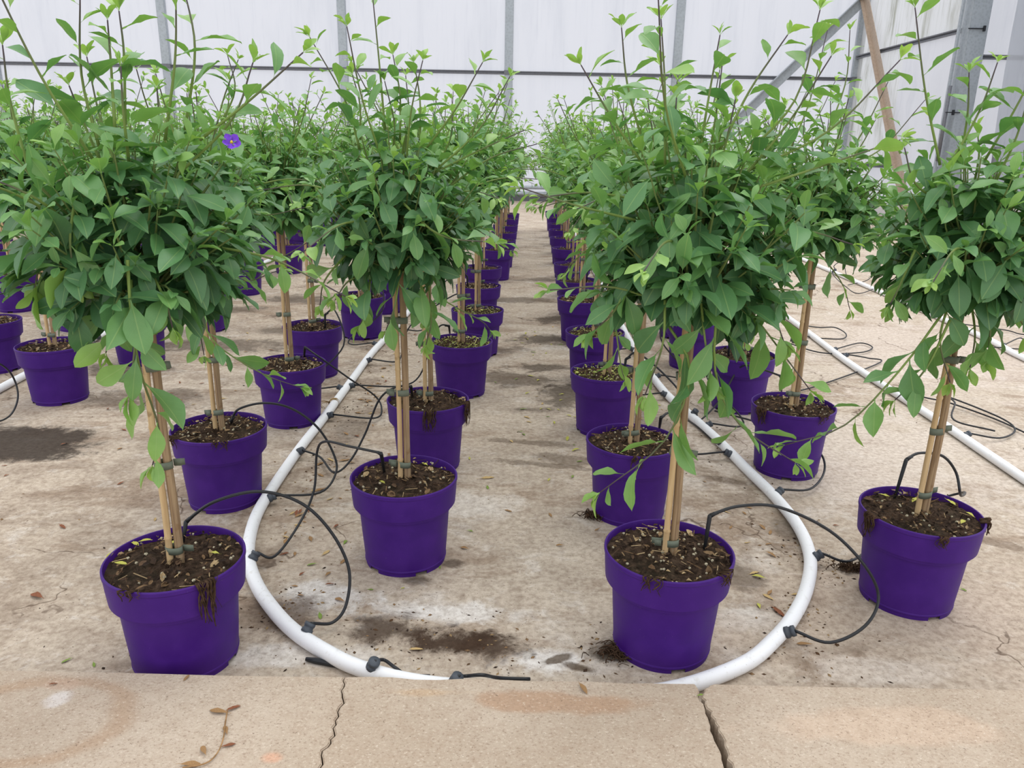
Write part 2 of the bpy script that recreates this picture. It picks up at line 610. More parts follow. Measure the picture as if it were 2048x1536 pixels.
def tube_geo(path, rad, n=8, caps=True):
    P = [np.asarray(p, float) for p in path]
    k = len(P)
    R = rad if hasattr(rad, '__len__') else [rad] * k
    V, F = [], []
    T = [nrm(P[min(i + 1, k - 1)] - P[max(i - 1, 0)]) for i in range(k)]
    ref = np.array([0, 0, 1.0]) if abs(T[0][2]) < 0.9 else np.array([1.0, 0, 0])
    u = nrm(np.cross(T[0], ref))
    for i in range(k):
        u = nrm(u - T[i] * (u @ T[i]))
        w = np.cross(T[i], u)
        for j in range(n):
            a = 2 * math.pi * j / n
            V.append(P[i] + R[i] * (math.cos(a) * u + math.sin(a) * w))
    for i in range(k - 1):
        for j in range(n):
            F.append((i * n + j, i * n + (j + 1) % n, (i + 1) * n + (j + 1) % n, (i + 1) * n + j))
    if caps:
        V += [P[0], P[-1]]
        b = k * n
        for j in range(n):
            F.append((b, (j + 1) % n, j))
            F.append((b + 1, (k - 1) * n + j, (k - 1) * n + (j + 1) % n))
    return V, F


# ================================================================== THE SETTING
FLOOR_Z = 0.0
bmf = MB()
bmf.add([(-16, 1.0, 0), (16, 1.0, 0), (16, 15.6, 0), (-16, 15.6, 0)], [(0, 1, 2, 3)])
bmf.add([(-16, -6, -0.12), (16, -6, -0.12), (16, 1.0, -0.12), (-16, 1.0, -0.12)], [(0, 1, 2, 3)])
fl = bmf.build('floor', 'floor', smooth=False)
tag(fl, 'stained beige concrete greenhouse floor with dirt along the pot rows', kind='structure')

# kerb: three slabs, a hairline break and a wide ragged gap between them
KT, KY0, KY1 = 0.06, -1.2, 1.194
rk = random.Random(5)


def edge_line(pxs, z=KT):
    return [at_z(x, y, z)[:2] for x, y in pxs]


crack = edge_line([(690, 1353), (684, 1380), (686, 1405), (671, 1440), (668, 1470), (648, 1500), (640, 1536)])
crack += [np.array([crack[-1][0] - 0.03, 0.7]), np.array([crack[-1][0] - 0.08, 0.2]), np.array([crack[-1][0] - 0.1, KY0])]
gapL = edge_line([(1390, 1368), (1402, 1400), (1412, 1425), (1423, 1460), (1436, 1500), (1450, 1536)])
gapL += [np.array([gapL[-1][0] + 0.03, 0.7]), np.array([gapL[-1][0] + 0.05, 0.2]), np.array([gapL[-1][0] + 0.06, KY0])]
gapR = edge_line([(1425, 1362), (1408, 1378), (1408, 1400), (1422, 1430), (1440, 1460), (1452, 1500), (1466, 1536)])
gapR += [np.array([gapR[-1][0] + 0.03, 0.7]), np.array([gapR[-1][0] + 0.05, 0.2]), np.array([gapR[-1][0] + 0.06, KY0])]
for L in (crack, gapL, gapR):
    L[0][1] = KY1


def roughen(L, n, amp, seed):
    r = random.Random(seed)
    out = []
    for a, b in zip(L[:-1], L[1:]):
        for k in range(n):
            p = a + (b - a) * k / n
            j = amp * (r.random() - 0.5) if out else 0
            out.append(np.array([p[0] + j, p[1]]))
    out.append(L[-1])
    return out


crack, gapL, gapR = roughen(crack, 4, 0.006, 1), roughen(gapL, 4, 0.006, 2), roughen(gapR, 4, 0.008, 3)


def far_edge(x0, x1, n, seed):
    r = random.Random(seed)
    return [np.array([x0 + (x1 - x0) * (i + 1) / (n + 1), KY1 + (r.random() - 0.5) * 0.006]) for i in range(n)]


def kerb_slab(poly, label):
    n = len(poly)
    V = [(p[0], p[1], KT - 0.0) for p in poly] + [(p[0], p[1], -0.1) for p in poly]
    F = [tuple(range(n))] + [(i, i + n, (i + 1) % n + n, (i + 1) % n) for i in range(n)]
    bm = bmesh.new()
    bv = [bm.verts.new(v) for v in V]
    for f in F:
        bm.faces.new([bv[i] for i in f])
    bmesh.ops.recalc_face_normals(bm, faces=bm.faces)
    top = [e for e in bm.edges if all(v.co.z > KT - 1e-4 for v in e.verts)]
    bmesh.ops.bevel(bm, geom=top, offset=0.002, segments=2, affect='EDGES')
    me = bpy.data.meshes.new('kerb_slab')
    bm.to_mesh(me)
    bm.free()
    me.materials.append(MAT['kerb'])
    o = link_obj('kerb_slab', me)
    return tag(o, label, kind='structure')


kerb_slab([np.array([-9, KY0])] + [q - np.array([0.0012, 0]) for q in reversed(crack)] +
          list(reversed(far_edge(-9, crack[0][0], 40, 1))) + [np.array([-9, KY1])], 'sandy concrete kerb slab left of the hairline crack')
kerb_slab([q + np.array([0.0012, 0]) for q in crack] +
          list(reversed(gapL)) + list(reversed(far_edge(crack[0][0], gapL[0][0], 14, 2))), 'middle concrete kerb slab between the hairline crack and the wide gap')
kerb_slab(list(gapR) + [np.array([9, KY0]), np.array([9, KY1])] + list(reversed(far_edge(gapR[0][0], 9, 40, 3))),
          'right concrete kerb slab beyond the wide ragged gap')

# ---- back wall of white film on galvanised posts
YW = 15.0
RAIL_Z = 2.26
POSTS = [-12.6, -9.47, -6.35, -3.15, -0.17, 2.86, 6.1]
wb = tag(empty('wall_back', (0, YW, 0)), 'white translucent film wall behind the plants', kind='structure')


def panel(parent, x0, x1, z0, z1, mat, amp=0.02, seed=0, ax='x', nx=8, nz=6):
    r = np.random.RandomState(seed)
    V, F = [], []
    for i in range(nx + 1):
        for j in range(nz + 1):
            a = x0 + (x1 - x0) * i / nx
            z = z0 + (z1 - z0) * j / nz
            edge = i in (0, nx) or j in (0, nz)
            d = 0 if edge else (r.rand() - 0.5) * amp
            V.append((a, d, z) if ax == 'x' else (d, a, z))
    for i in range(nx):
        for j in range(nz):
            b = i * (nz + 1) + j
            F.append((b, b + nz + 1, b + nz + 2, b + 1))
    return mesh_obj('panel', V, F, mat, parent)


for i in range(len(POSTS) - 1):
    a, b = POSTS[i] + 0.03, POSTS[i + 1] - 0.03
    panel(wb, a - 0.03, b + 0.03, RAIL_Z, 6.0, 'film', 0.03, i)
    panel(wb, a - 0.03, b + 0.03, 0.12, RAIL_Z, 'film', 0.03, i + 20)
    q = MB()
    q.box(((a + b) / 2, -0.05, RAIL_Z + 0.018), (b - a, 0.03, 0.012))
    q.box(((a + b) / 2, -0.05, RAIL_Z - 0.018), (b - a, 0.03, 0.012))
    q.box(((a + b) / 2, 0.0, RAIL_Z), (b - a, 0.02, 0.06))
    q.build('rail', 'dark_steel', wb, False)
for x in POSTS:
    q = MB()
    w = 0.068
    q.box((x, -0.06, 3.0), (w * 2, 0.012, 6.0))
    q.box((x - w, -0.02, 3.0), (0.012, 0.08, 6.0))
    q.box((x + w, -0.02, 3.0), (0.012, 0.08, 6.0))
    q.build('post', 'steel', wb, False)
    q = MB()
    q.box((x, -0.075, RAIL_Z), (w * 2 + 0.03, 0.02, 0.07))
    q.build('bracket', 'dark_steel', wb, False)
q = MB()
q.box((-3.2, 0, 0.075), (19, 0.08, 0.15))
q.build('base_strip', 'dark_steel', wb, False)
for z in (0.16, 0.27):
    q = MB()
    q.tube([(-12.6, -0.35, z), (6.0, -0.35, z)], 0.035, 10)
    q.build('heating_pipe', 'steel', wb)
for x in POSTS:
    q = MB()
    q.box((x, -0.35, 0.15), (0.05, 0.03, 0.3))
    q.build('pipe_stand', 'dark_steel', wb, False)

# diagonal brace leaning on the back wall
def bar(name, a, b, w, d, mat, parent=None, side=(0, 1, 0)):
    a, b = np.array(a, float), np.array(b, float)
    t = nrm(b - a)
    s = nrm(np.cross(np.array(side, float), t))
    n = np.cross(t, s)
    M = np.stack([s, n, t], axis=1)
    q = MB()
    q.box((a + b) / 2 + n * d / 2, (w, 0.012, np.linalg.norm(b - a)), M)
    q.box((a + b) / 2 + s * w / 2, (0.012, d, np.linalg.norm(b - a)), M)
    return q.build(name, mat, parent, False)


bar('brace', (6.9, -0.2, 4.45), (2.55, -0.2, 0.02), 0.16, 0.08, 'steel', wb)

# ---- side wall on the right: runs towards the camera from the corner post, then steps outwards
XS, YC = 6.1, 11.5
ws = tag(empty('wall_right', (XS, 0, 0)), 'stained film side wall right of the plants', kind='structure')
for k, (y0, y1) in enumerate(((13.22, 14.98), (11.5, 13.22))):
    panel(ws, y0, y1, 2.61, 6.0, 'film_dirty', 0.05, 40 + k, 'y')
    panel(ws, y0, y1, 0.785, 2.61, 'film_dirty' if k == 0 else 'film', 0.09, 44 + k, 'y')
    panel(ws, y0, y1, 0.0, 0.785, 'film', 0.05, 48 + k, 'y')
for z in (2.62, 0.79):
    q = MB()
    q.box((-0.04, 13.27, z + 0.022), (0.03, 3.4, 0.018))
    q.box((-0.04, 13.27, z - 0.022), (0.03, 3.4, 0.018))
    q.box((0, 13.27, z), (0.02, 3.4, 0.045))
    q.build('rail', 'dark_steel', ws, False)
q = MB()
q.tube([(-0.03, 11.6, 4.1), (-0.03, 14.9, 4.1)], 0.012, 6)
q.build('wire_rail', 'steel', ws)
bar('brace', (-0.14, 15.0, 3.9), (-0.14, 11.95, 0.05), 0.17, 0.06, 'brace_rust', ws, (1, 0, 0))
q = MB()
q.box((-0.02, YC - 0.03, 3.0), (0.012, 0.20, 6.0))
q.box((0.10, YC - 0.13, 3.0), (0.24, 0.012, 6.0))
q.box((0.22, YC - 0.03, 3.0), (0.012, 0.20, 6.0))
q.box((-0.11, YC - 0.03, 3.0), (0.03, 0.05, 6.0))
q.build('column', 'steel', ws, False)
for z in (2.62, 1.55):
    q = MB()
    q.box((0.16 if z > 2 else -0.06, YC - 0.16, z), (0.025, 0.03, 0.07))
    q.box((0.05 if z > 2 else -0.06, YC - 0.15, z), (0.20, 0.015, 0.012))
    q.build('clip', 'black_plastic', ws, False)
q = MB()
q.tube([(-0.13, YC - 0.1, 0.9), (-0.13, YC - 0.1, 1.9)], 0.025, 8)
q.build('downpipe', 'dark_steel', ws)
wo = tag(empty('wall_side', (0, YC, 0)), 'pale film wall stepping outwards at the right edge', kind='structure')
panel(wo, 6.2, 11.0, 2.28, 6.0, 'film', 0.10, 60)
panel(wo, 6.2, 11.0, 0.0, 2.28, 'film', 0.10, 61)
q = MB()
q.box((8.6, -0.04, 2.30), (4.7, 0.03, 0.02))
q.box((8.6, -0.04, 2.26), (4.7, 0.03, 0.02))
q.box((8.6, 0.0, 2.28), (4.7, 0.02, 0.045))
q.build('rail', 'dark_steel', wo, False)
# rolled, creased curtain of film hanging at the right edge
V, F = [], []
rr = np.random.RandomState(8)
NX, NZ = 40, 10
for i in range(NX + 1):
    for j in range(NZ + 1):
        u, z = i / NX, 0.35 + 4.2 * j / NZ
        x = 6.05 + 1.9 * u + 0.10 * (1 - j / NZ)
        y = 10.3 + 0.09 * math.sin(u * 26 + 0.4 * j) + 0.05 * math.sin(u * 61 + 1.3)
        V.append((x, y, z))
for i in range(NX):
    for j in range(NZ):
        b = i * (NZ + 1) + j
        F.append((b, b + NZ + 1, b + NZ + 2, b + 1))
cu = mesh_obj('film_curtain', V, F, 'film_curtain')
tag(cu, 'creased grey plastic curtain hanging at the right edge', 'curtain')
q = MB()
q.tube([(6.0, 10.3, 4.56), (8.1, 10.3, 4.56)], 0.03, 8)
q.build('curtain_rod', 'steel', cu)
q = MB()
q.box((6.1, 10.25, 0.55), (0.06, 0.05, 1.1))
q.build('curtain_post', 'dark_steel', cu, False)


# ================================================================== LEAVES
def leaf_template(seed, lowpoly=False):
    r = random.Random(seed)
    W = r.uniform(0.165, 0.225)
    skew = r.uniform(1.05, 1.42)
    curl = r.uniform(0.05, 0.30)
    fold = r.uniform(0.15, 0.5)
    wav = r.uniform(0.0, 0.035)
    twist = r.uniform(-0.35, 0.35)
    ph = r.uniform(0, 6)
    acum = r.uniform(-0.35, 0.25)
    ts = [0, 0.15, 0.45, 0.78, 1.0] if lowpoly else [0, 0.12, 0.19, 0.30, 0.43, 0.57, 0.70, 0.82, 0.92, 1.0]
    V, UV = [], []
    for t in ts:
        u = max(0.0, (t - 0.12) / 0.88)
        w = W * max(0.0, math.sin(math.pi * min(1, u ** skew))) ** 0.85
        if u > 0.8:
            w *= 1 - acum * ((u - 0.8) / 0.2)
        w = max(w, 0.012 if t < 0.99 else 0.002)
        for side in (-1, 0, 1):
            y = side * w * (1 + 0.06 * math.sin(9 * t + ph + side))
            z = -curl * u * u + fold * abs(y) + (wav * math.sin(11 * u + ph + side * 1.7) if side else 0)
            a = twist * u
            y2, z2 = y * math.cos(a) - (z + curl * u * u) * math.sin(a), y * math.sin(a) + (z + curl * u * u) * math.cos(a) - curl * u * u
            V.append((t - 0.18 * curl * u * u, y2, z2))
            UV.append((t, 0.5 + y / (2 * W)))
    F = []
    for i in range(len(ts) - 1):
        for k in (0, 1):
            b = i * 3 + k
            F.append((b, b + 3, b + 4, b + 1))
    return np.array(V), F, np.array(UV)


NSHAPE, NTONE = 8, 6
LEAF = [leaf_template(100 + i) for i in range(NSHAPE)]
LEAF_LOW = [leaf_template(100 + i, True) for i in range(NSHAPE)]
LEAF_MESH = {}


def leaf_mesh(shape, tone):
    q = min(NTONE - 1, max(0, int(tone * NTONE)))
    k = (shape, q)
    if k not in LEAF_MESH:
        V, F, UV = LEAF[shape]
        me = bpy.data.meshes.new('leaf')
        me.from_pydata([tuple(v) for v in V], [], F)
        finish_mesh(me, 'leaf', True, {'tone': ('FLOAT', [(q + 0.5) / NTONE] * len(V))}, UV)
        LEAF_MESH[k] = me
    return LEAF_MESH[k]


def frame(axis, normal):
    x = nrm(axis)
    z = np.asarray(normal, float) - x * (np.asarray(normal, float) @ x)
    if np.linalg.norm(z) < 1e-3:
        z = np.cross(x, np.array([0.3, 1, 0.2]))
    z = nrm(z)
    return np.stack([x, np.cross(z, x), z], axis=1)


def join_leaves(leaves, low=False):
    T = LEAF_LOW if low else LEAF
    Vs, Fs, Us, Ts, b = [], [], [], [], 0
    for p, M, L, tone, sh in leaves:
        V, F, UV = T[sh]
        Vs.append(p + L * (V @ M.T))
        Fs.append(np.array(F) + b)
        Us.append(UV)
        Ts.append(np.full(len(V), tone))
        b += len(V)
    V, F, U, Tn = np.concatenate(Vs), np.concatenate(Fs), np.concatenate(Us), np.concatenate(Ts)
    me = bpy.data.meshes.new('foliage')
    me.vertices.add(len(V))
    me.vertices.foreach_set('co', V.astype(np.float32).ravel())
    me.loops.add(F.size)
    me.loops.foreach_set('vertex_index', F.astype(np.int32).ravel())
    me.polygons.add(len(F))
    me.polygons.foreach_set('loop_start', np.arange(0, F.size, 4, dtype=np.int32))
    me.update(calc_edges=True)
    finish_mesh(me, 'leaf', True, {'tone': ('FLOAT', Tn)}, U)
    return me


GOLD = math.pi * (3 - math.sqrt(5))


def twig_leaves(rs, path, s0, n, len0, len1, tone0, tone1, droop, out, tip=4, lo=45, hi=78):
    """leaves in a spiral along a twig"""
    P = np.array(path)
    seg = np.linalg.norm(np.diff(P, axis=0), axis=1)
    cum = np.concatenate([[0], np.cumsum(seg)]) / seg.sum()
    phi = rs.uniform(0, 6.28)
    tot = n + tip
    for i in range(tot):
        s = s0 + (1 - s0) * min(1.0, (i + 0.4 * rs.rand()) / max(1, n))
        f = min(1.0, max(0.0, (s - s0) / (1 - s0)))
        p = np.array([np.interp(s, cum, P[:, k]) for k in range(3)])
        j = min(len(P) - 2, int(np.searchsorted(cum, s, side='right') - 1))
        d = nrm(P[j + 1] - P[j])
        a = np.cross(d, np.array([0, 0, 1.0]) if abs(d[2]) < 0.9 else np.array([1.0, 0, 0]))
        a = nrm(a)
        b = np.cross(d, a)
        phi += GOLD + rs.uniform(-0.3, 0.3)
        per = math.cos(phi) * a + math.sin(phi) * b
        istip = i >= n
        ang = math.radians(rs.uniform(18, 42) if istip else rs.uniform(lo, hi))
        ax = math.cos(ang) * d + math.sin(ang) * per
        ax = ax + np.array([0, 0, -droop * (0.3 if istip else 1.0) * rs.uniform(0.4, 1.4)])
        nm = np.array([0, 0, 1.0]) + 0.7 * d + 0.35 * rs.randn(3)
        L = (len0 + (len1 - len0) * f) * rs.uniform(0.72, 1.22)
        if istip:
            L *= rs.uniform(0.45, 0.7)
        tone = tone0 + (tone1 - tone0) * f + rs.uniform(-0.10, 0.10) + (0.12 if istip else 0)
        out.append((p, frame(ax, nm), L, float(np.clip(tone, 0.0, 0.99)), rs.randint(NSHAPE)))


def gen_plant(seed, custom=(), n_twigs=88, n_up=13, n_side=6, R=0.185, H=0.165, cz=0.865, top=1.0, leafk=1.0, custom_only_up=False):
    """returns crown leaves, twig paths, and shoots [(path, radii, leaves)] in plant space"""
    rs = np.random.RandomState(seed)
    c = np.array([0, 0, cz])
    crown, twigs, shoots = [], [], []
    for i in range(n_twigs):
        z = 1 - 1.74 * (i + 0.5) / n_twigs
        rad = math.sqrt(max(0, 1 - z * z))
        th = GOLD * i + rs.uniform(-0.25, 0.25)
        u = np.array([rad * math.cos(th), rad * math.sin(th), z])
        tip = c + u * np.array([R, R, H]) * rs.uniform(0.72, 1.08)
        st = np.array([0, 0, 0.70 + 0.10 * max(0.0, z) + 0.03 * rs.rand()])
        mid = st * 0.45 + tip * 0.55 + np.array([u[0], u[1], 0]) * 0.03 + np.array([0, 0, 0.02])
        if z < -0.2:
            tip[2] -= 0.015 * rs.rand()
        path = spline([st, mid, tip], 3)
        twigs.append((path, [0.0030, 0.0027, 0.0024, 0.0021, 0.0018, 0.0014, 0.0010]))
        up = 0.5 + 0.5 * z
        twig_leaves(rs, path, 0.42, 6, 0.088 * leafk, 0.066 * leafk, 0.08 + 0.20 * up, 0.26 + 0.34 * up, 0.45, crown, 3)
    for i in range(n_up):
        th = 6.283 * i / n_up + rs.uniform(-0.3, 0.3)
        tilt = math.radians(rs.uniform(4, 26) if i % 2 else rs.uniform(24, 52))
        d = np.array([math.cos(th) * math.sin(tilt), math.sin(th) * math.sin(tilt), math.cos(tilt)])
        L = (rs.uniform(0.14, 0.25) if i % 4 == 0 else rs.uniform(0.02, 0.13)) * top
        st = c + d * np.array([R, R, H]) * 0.6
        tip = st + d * (L + 0.06) + np.array([0, 0, 0.03])
        mid = (st + tip) / 2 + np.array([d[0], d[1], 0]) * 0.02 + 0.008 * rs.randn(3)
        shoots.append(mk_shoot(rs, [st, mid, tip], leafk))
    for i in range(n_side):
        th = 6.283 * i / max(1, n_side) + rs.uniform(-0.4, 0.4)
        el = math.radians(rs.uniform(-22, 22))
        d = np.array([math.cos(th) * math.cos(el), math.sin(th) * math.cos(el), math.sin(el)])
        st = c + d * np.array([R, R, H]) * 0.6
        L = rs.uniform(0.12, 0.22)
        tip = st + d * (L + 0.05) + np.array([0, 0, rs.uniform(-0.04, 0.05)])
        mid = (st + tip) / 2 + np.array([0, 0, 0.02])
        shoots.append(mk_shoot(rs, [st, mid, tip], leafk))
    for pts in custom:
        hang = pts[-1][2] < pts[0][2] - 0.03
        shoots.append(mk_shoot(rs, pts, leafk * (1.32 if hang else 1.1)))
    return crown, twigs, shoots


def mk_shoot(rs, pts, leafk):
    path = spline(pts, 5 if len(pts) < 4 else 4)
    ln = sum(np.linalg.norm(path[k + 1] - path[k]) for k in range(len(path) - 1))
    lv = []
    twig_leaves(rs, path, 0.14, max(4, int(ln / 0.034)), 0.070 * leafk, 0.042 * leafk, 0.40, 0.80, 0.22, lv, 5, 34, 62)
    k = len(path)
    return path, [0.0027 - 0.0016 * i / (k - 1) for i in range(k)], lv


# ================================================================== POTS, SOIL, STAKES
POT_H, RIM_R = 0.225, 0.1305


def lathe(prof, n, notch=None):
    V, F = [], []
    for r, z in prof:
        for j in range(n):
            a = 2 * math.pi * j / n
            V.append((r * math.cos(a), r * math.sin(a), z))
    for i in range(len(prof) - 1):
        for j in range(n):
            if notch and i == 0 and j in notch:
                continue
            F.append((i * n + j, i * n + (j + 1) % n, (i + 1) * n + (j + 1) % n, (i + 1) * n + j))
    return V, F


def pot_mesh(n):
    prof = [(0.0985, 0.0), (0.0992, 0.009), (0.1012, 0.011), (0.1012, 0.014), (0.1003, 0.016), (0.1062, 0.09), (0.1112, 0.1620),
            (0.1114, 0.1640), (0.1225, 0.1585), (0.1250, 0.1595), (0.1276, 0.190), (0.1290, 0.214), (RIM_R, 0.2165), (RIM_R, 0.2235),
            (0.1292, POT_H), (0.1265, POT_H), (0.1255, 0.222), (0.1235, 0.18), (0.1180, 0.15)]
    notch = {0, 1, 2, n // 4 + 2, n // 4 + 3, n // 4 + 4, n // 2, n // 2 + 1, n // 2 + 2, 3 * n // 4 - 3, 3 * n // 4 - 2, 3 * n // 4 - 1} if n > 30 else None
    V, F = lathe(prof, n, notch)
    b = len(V)
    V += [(0.098 * math.cos(2 * math.pi * j / n), 0.098 * math.sin(2 * math.pi * j / n), 0.009) for j in range(n)]
    F.append(tuple(b + j for j in range(n)))
    me = bpy.data.meshes.new('pot')
    me.from_pydata(V, [], F)
    finish_mesh(me, 'pot', True)
    bm = bmesh.new()
    bm.from_mesh(me)
    bmesh.ops.recalc_face_normals(bm, faces=bm.faces)
    for e in bm.edges:
        if len(e.link_faces) == 2 and e.calc_face_angle() > 0.42:
            e.smooth = False
    bm.to_mesh(me)
    bm.free()
    return me


POT_HI, POT_LO = pot_mesh(64), pot_mesh(28)


def soil_mesh(seed, rings, n):
    r = np.random.RandomState(seed)
    V, F = [(0, 0, 0.215)], []
    for i in range(1, rings + 1):
        rad = 0.1255 * i / rings
        for j in range(n):
            a = 2 * math.pi * j / n
            z = 0.207 + 0.010 * (1 - i / rings) + (r.rand() - 0.5) * 0.006 + 0.005 * math.sin(3 * a + seed)
            V.append((rad * math.cos(a), rad * math.sin(a), min(z, 0.222)))
    for j in range(n):
        F.append((0, 1 + j, 1 + (j + 1) % n))
    for i in range(rings - 1):
        for j in range(n):
            a, b = 1 + i * n, 1 + (i + 1) * n
            F.append((a + j, b + j, b + (j + 1) % n, a + (j + 1) % n))
    me = bpy.data.meshes.new('soil')
    me.from_pydata(V, [], F)
    finish_mesh(me, 'soil', True)
    return me


SOILS = [soil_mesh(i, 26, 80) for i in range(4)]
SOIL_LO = soil_mesh(9, 4, 18)

PALETTES = {
    'earth': [(70, 52, 40), (58, 44, 34), (92, 72, 56), (120, 96, 70), (160, 138, 104), (46, 36, 30)],
    'chips': [(140, 116, 86), (176, 154, 118), (104, 82, 60), (80, 62, 48), (60, 47, 38), (66, 52, 42), (120, 98, 72)],
    'yellow': [(186, 190, 104), (160, 172, 88), (200, 196, 128), (120, 98, 66), (84, 64, 48), (150, 160, 90)],
}


def litter_mesh(seed, kind, n):
    r = np.random.RandomState(seed)
    V, F, C = [], [], []
    pal = PALETTES[kind]
    for i in range(n):
        rad, a = 0.118 * math.sqrt(r.rand()), r.uniform(0, 6.283)
        p = np.array([rad * math.cos(a), rad * math.sin(a), 0.216 + 0.006 * (1 - rad / 0.118) + 0.003 * r.rand()])
        col = srgb(*pal[r.randint(len(pal))])
        ax = nrm(np.array([r.randn(), r.randn(), 0.35 * r.randn()]))
        M = frame(ax, np.array([0.35 * r.randn(), 0.35 * r.randn(), 1]))
        t = r.rand()
        b = len(V)
        if t < 0.12:      # pale pellet
            s = r.uniform(0.0025, 0.0040)
            col = srgb(176, 168, 144)
            pts = [(1, 0, 0), (-1, 0, 0), (0, 1, 0), (0, -1, 0), (0, 0, 1), (0, 0, -1),
                   (.58, .58, .58), (-.58, .58, .58), (.58, -.58, .58), (-.58, -.58, .58)]
            V += [p + s * (M @ np.array(q)) for q in pts]
            for f in ((4, 6, 0), (4, 2, 6), (4, 7, 2), (4, 1, 7), (4, 9, 1), (4, 3, 9), (4, 8, 3), (4, 0, 8), (0, 6, 2), (2, 7, 1), (1, 9, 3), (3, 8, 0),
                      (5, 2, 0), (5, 1, 2), (5, 3, 1), (5, 0, 3)):
                F.append(tuple(b + k for k in f))
            k = 10
        elif t < 0.35:    # stalk
            L, w = r.uniform(0.010, 0.034), r.uniform(0.0007, 0.0014)
            V += [p + M @ np.array(q) for q in ((-L / 2, -w, 0), (-L / 2, w, 0), (-L / 2, 0, w), (L / 2, -w, 0.001), (L / 2, w, 0.001), (L / 2, 0, w + 0.001))]
            F += [tuple(b + k for k in f) for f in ((0, 1, 4, 3), (1, 2, 5, 4), (2, 0, 3, 5), (0, 2, 1), (3, 4, 5))]
            k = 6
        else:             # curled flake
            L = r.uniform(0.005, 0.013) if r.rand() < 0.85 else r.uniform(0.014, 0.026)
            w, z = L * r.uniform(0.18, 0.34), r.uniform(0.001, 0.004)
            V += [p + M @ np.array(q) for q in ((-L / 2, 0, 0), (-L / 5, -w, z), (-L / 5, w, z * 1.2), (L / 5, -w * 0.8, z), (L / 5, w * 0.9, z * 0.6), (L / 2, 0, z * 0.4), (0, 0, z * 0.2))]
            F += [tuple(b + k for k in f) for f in ((0, 1, 6), (0, 6, 2), (1, 3, 6), (2, 6, 4), (3, 5, 6), (4, 6, 5))]
            k = 7
        C += [col] * k
    me = bpy.data.meshes.new('soil_litter')
    me.from_pydata([tuple(v) for v in V], [], F)
    finish_mesh(me, 'litter', False, {'col': ('FLOAT_COLOR', C)})
    return me


LITTER = {k: [litter_mesh(50 + i + 10 * len(k), k, {'earth': 240, 'chips': 300, 'yellow': 240}[k]) for i in range(3)] for k in PALETTES}
LITTER_LO = litter_mesh(77, 'chips', 60)


def wavy_rod(seed, p0, p1, r0, r1, wob, n=14, nodes=0, sides=10):
    r = np.random.RandomState(seed)
    p0, p1 = np.array(p0, float), np.array(p1, float)
    ctrl = [p0] + [p0 + (p1 - p0) * k / 4 + np.array([wob * r.randn(), wob * r.randn(), 0]) for k in (1, 2, 3)] + [p1]
    path = spline(ctrl, max(3, n // 4))
    k = len(path)
    rad = [r0 + (r1 - r0) * i / (k - 1) for i in range(k)]
    if nodes:
        out_p, out_r = [], []
        marks = {int(k * (q + 0.6) / (nodes + 0.3)) for q in range(nodes)}
        for i in range(k):
            if i in marks and i + 1 < k:
                a, b = path[i], path[i + 1]
                d = (b - a) / np.linalg.norm(b - a)
                for off, m_ in ((-0.004, 1.0), (-0.0015, 1.16), (0.0015, 1.16), (0.004, 1.0)):
                    out_p.append(a + d * off)
                    out_r.append(rad[i] * m_)
            else:
                out_p.append(path[i])
                out_r.append(rad[i])
        path, rad = out_p, out_r
    return tube_geo(path, rad, sides)


def tie_mesh(seed):
    r = random.Random(seed)
    n = 20
    V, F = [], []
    for rr_, zz in ((0, -0.0075), (0, 0.0075), (0.0009, 0.0075), (0.0009, -0.0075)):
        for j in range(n):
            a = 2 * math.pi * j / n
            V.append(((0.0160 + rr_) * math.cos(a), (0.0093 + rr_) * math.sin(a), zz))
    for i in range(4):
        for j in range(n):
            F.append((i * n + j, i * n + (j + 1) % n, ((i + 1) % 4) * n + (j + 1) % n, ((i + 1) % 4) * n + j))
    q = MB()
    q.add(V, F)
    q.box((-0.027, -0.004, 0.002), (0.020, 0.0018, 0.013))
    q.box((-0.024, -0.007, -0.001), (0.014, 0.0018, 0.013))
    me = bpy.data.meshes.new('tie')
    me.from_pydata([tuple(map(float, v)) for v in q.v], [], q.f)
    finish_mesh(me, 'tie', True)
    return me


TIES = [tie_mesh(i) for i in range(3)]


def root_clump(root, ang, length, seed, n=16):
    r = np.random.RandomState(seed)
    q = MB()
    for i in range(n):
        a = ang + r.uniform(-0.13, 0.13)
        L = length * r.uniform(0.4, 1.0)
        rr_ = RIM_R + 0.003
        pts = []
        for k in range(5):
            s = k / 4
            if k == 0:
                pts.append((0.118 * math.cos(a), 0.118 * math.sin(a), 0.222))
            else:
                a2 = a + r.uniform(-0.05, 0.05)
                ro = rr_ + r.uniform(0.0, 0.006)
                pts.append((ro * math.cos(a2), ro * math.sin(a2), 0.229 - L * (k - 1) / 3))
        p = spline(pts, 3)
        w = r.uniform(0.0008, 0.0026)
        q.tube(p, [w * (1 - 0.6 * i / len(p)) for i in range(len(p))], 5)
    return q.build('root_clump', 'root', root)


# shared low-detail stake and trunk for distant plants
def shared_mesh(name, VF, mat):
    me = bpy.data.meshes.new(name)
    me.from_pydata([tuple(map(float, v)) for v in VF[0]], [], VF[1])
    finish_mesh(me, mat, True)
    return me


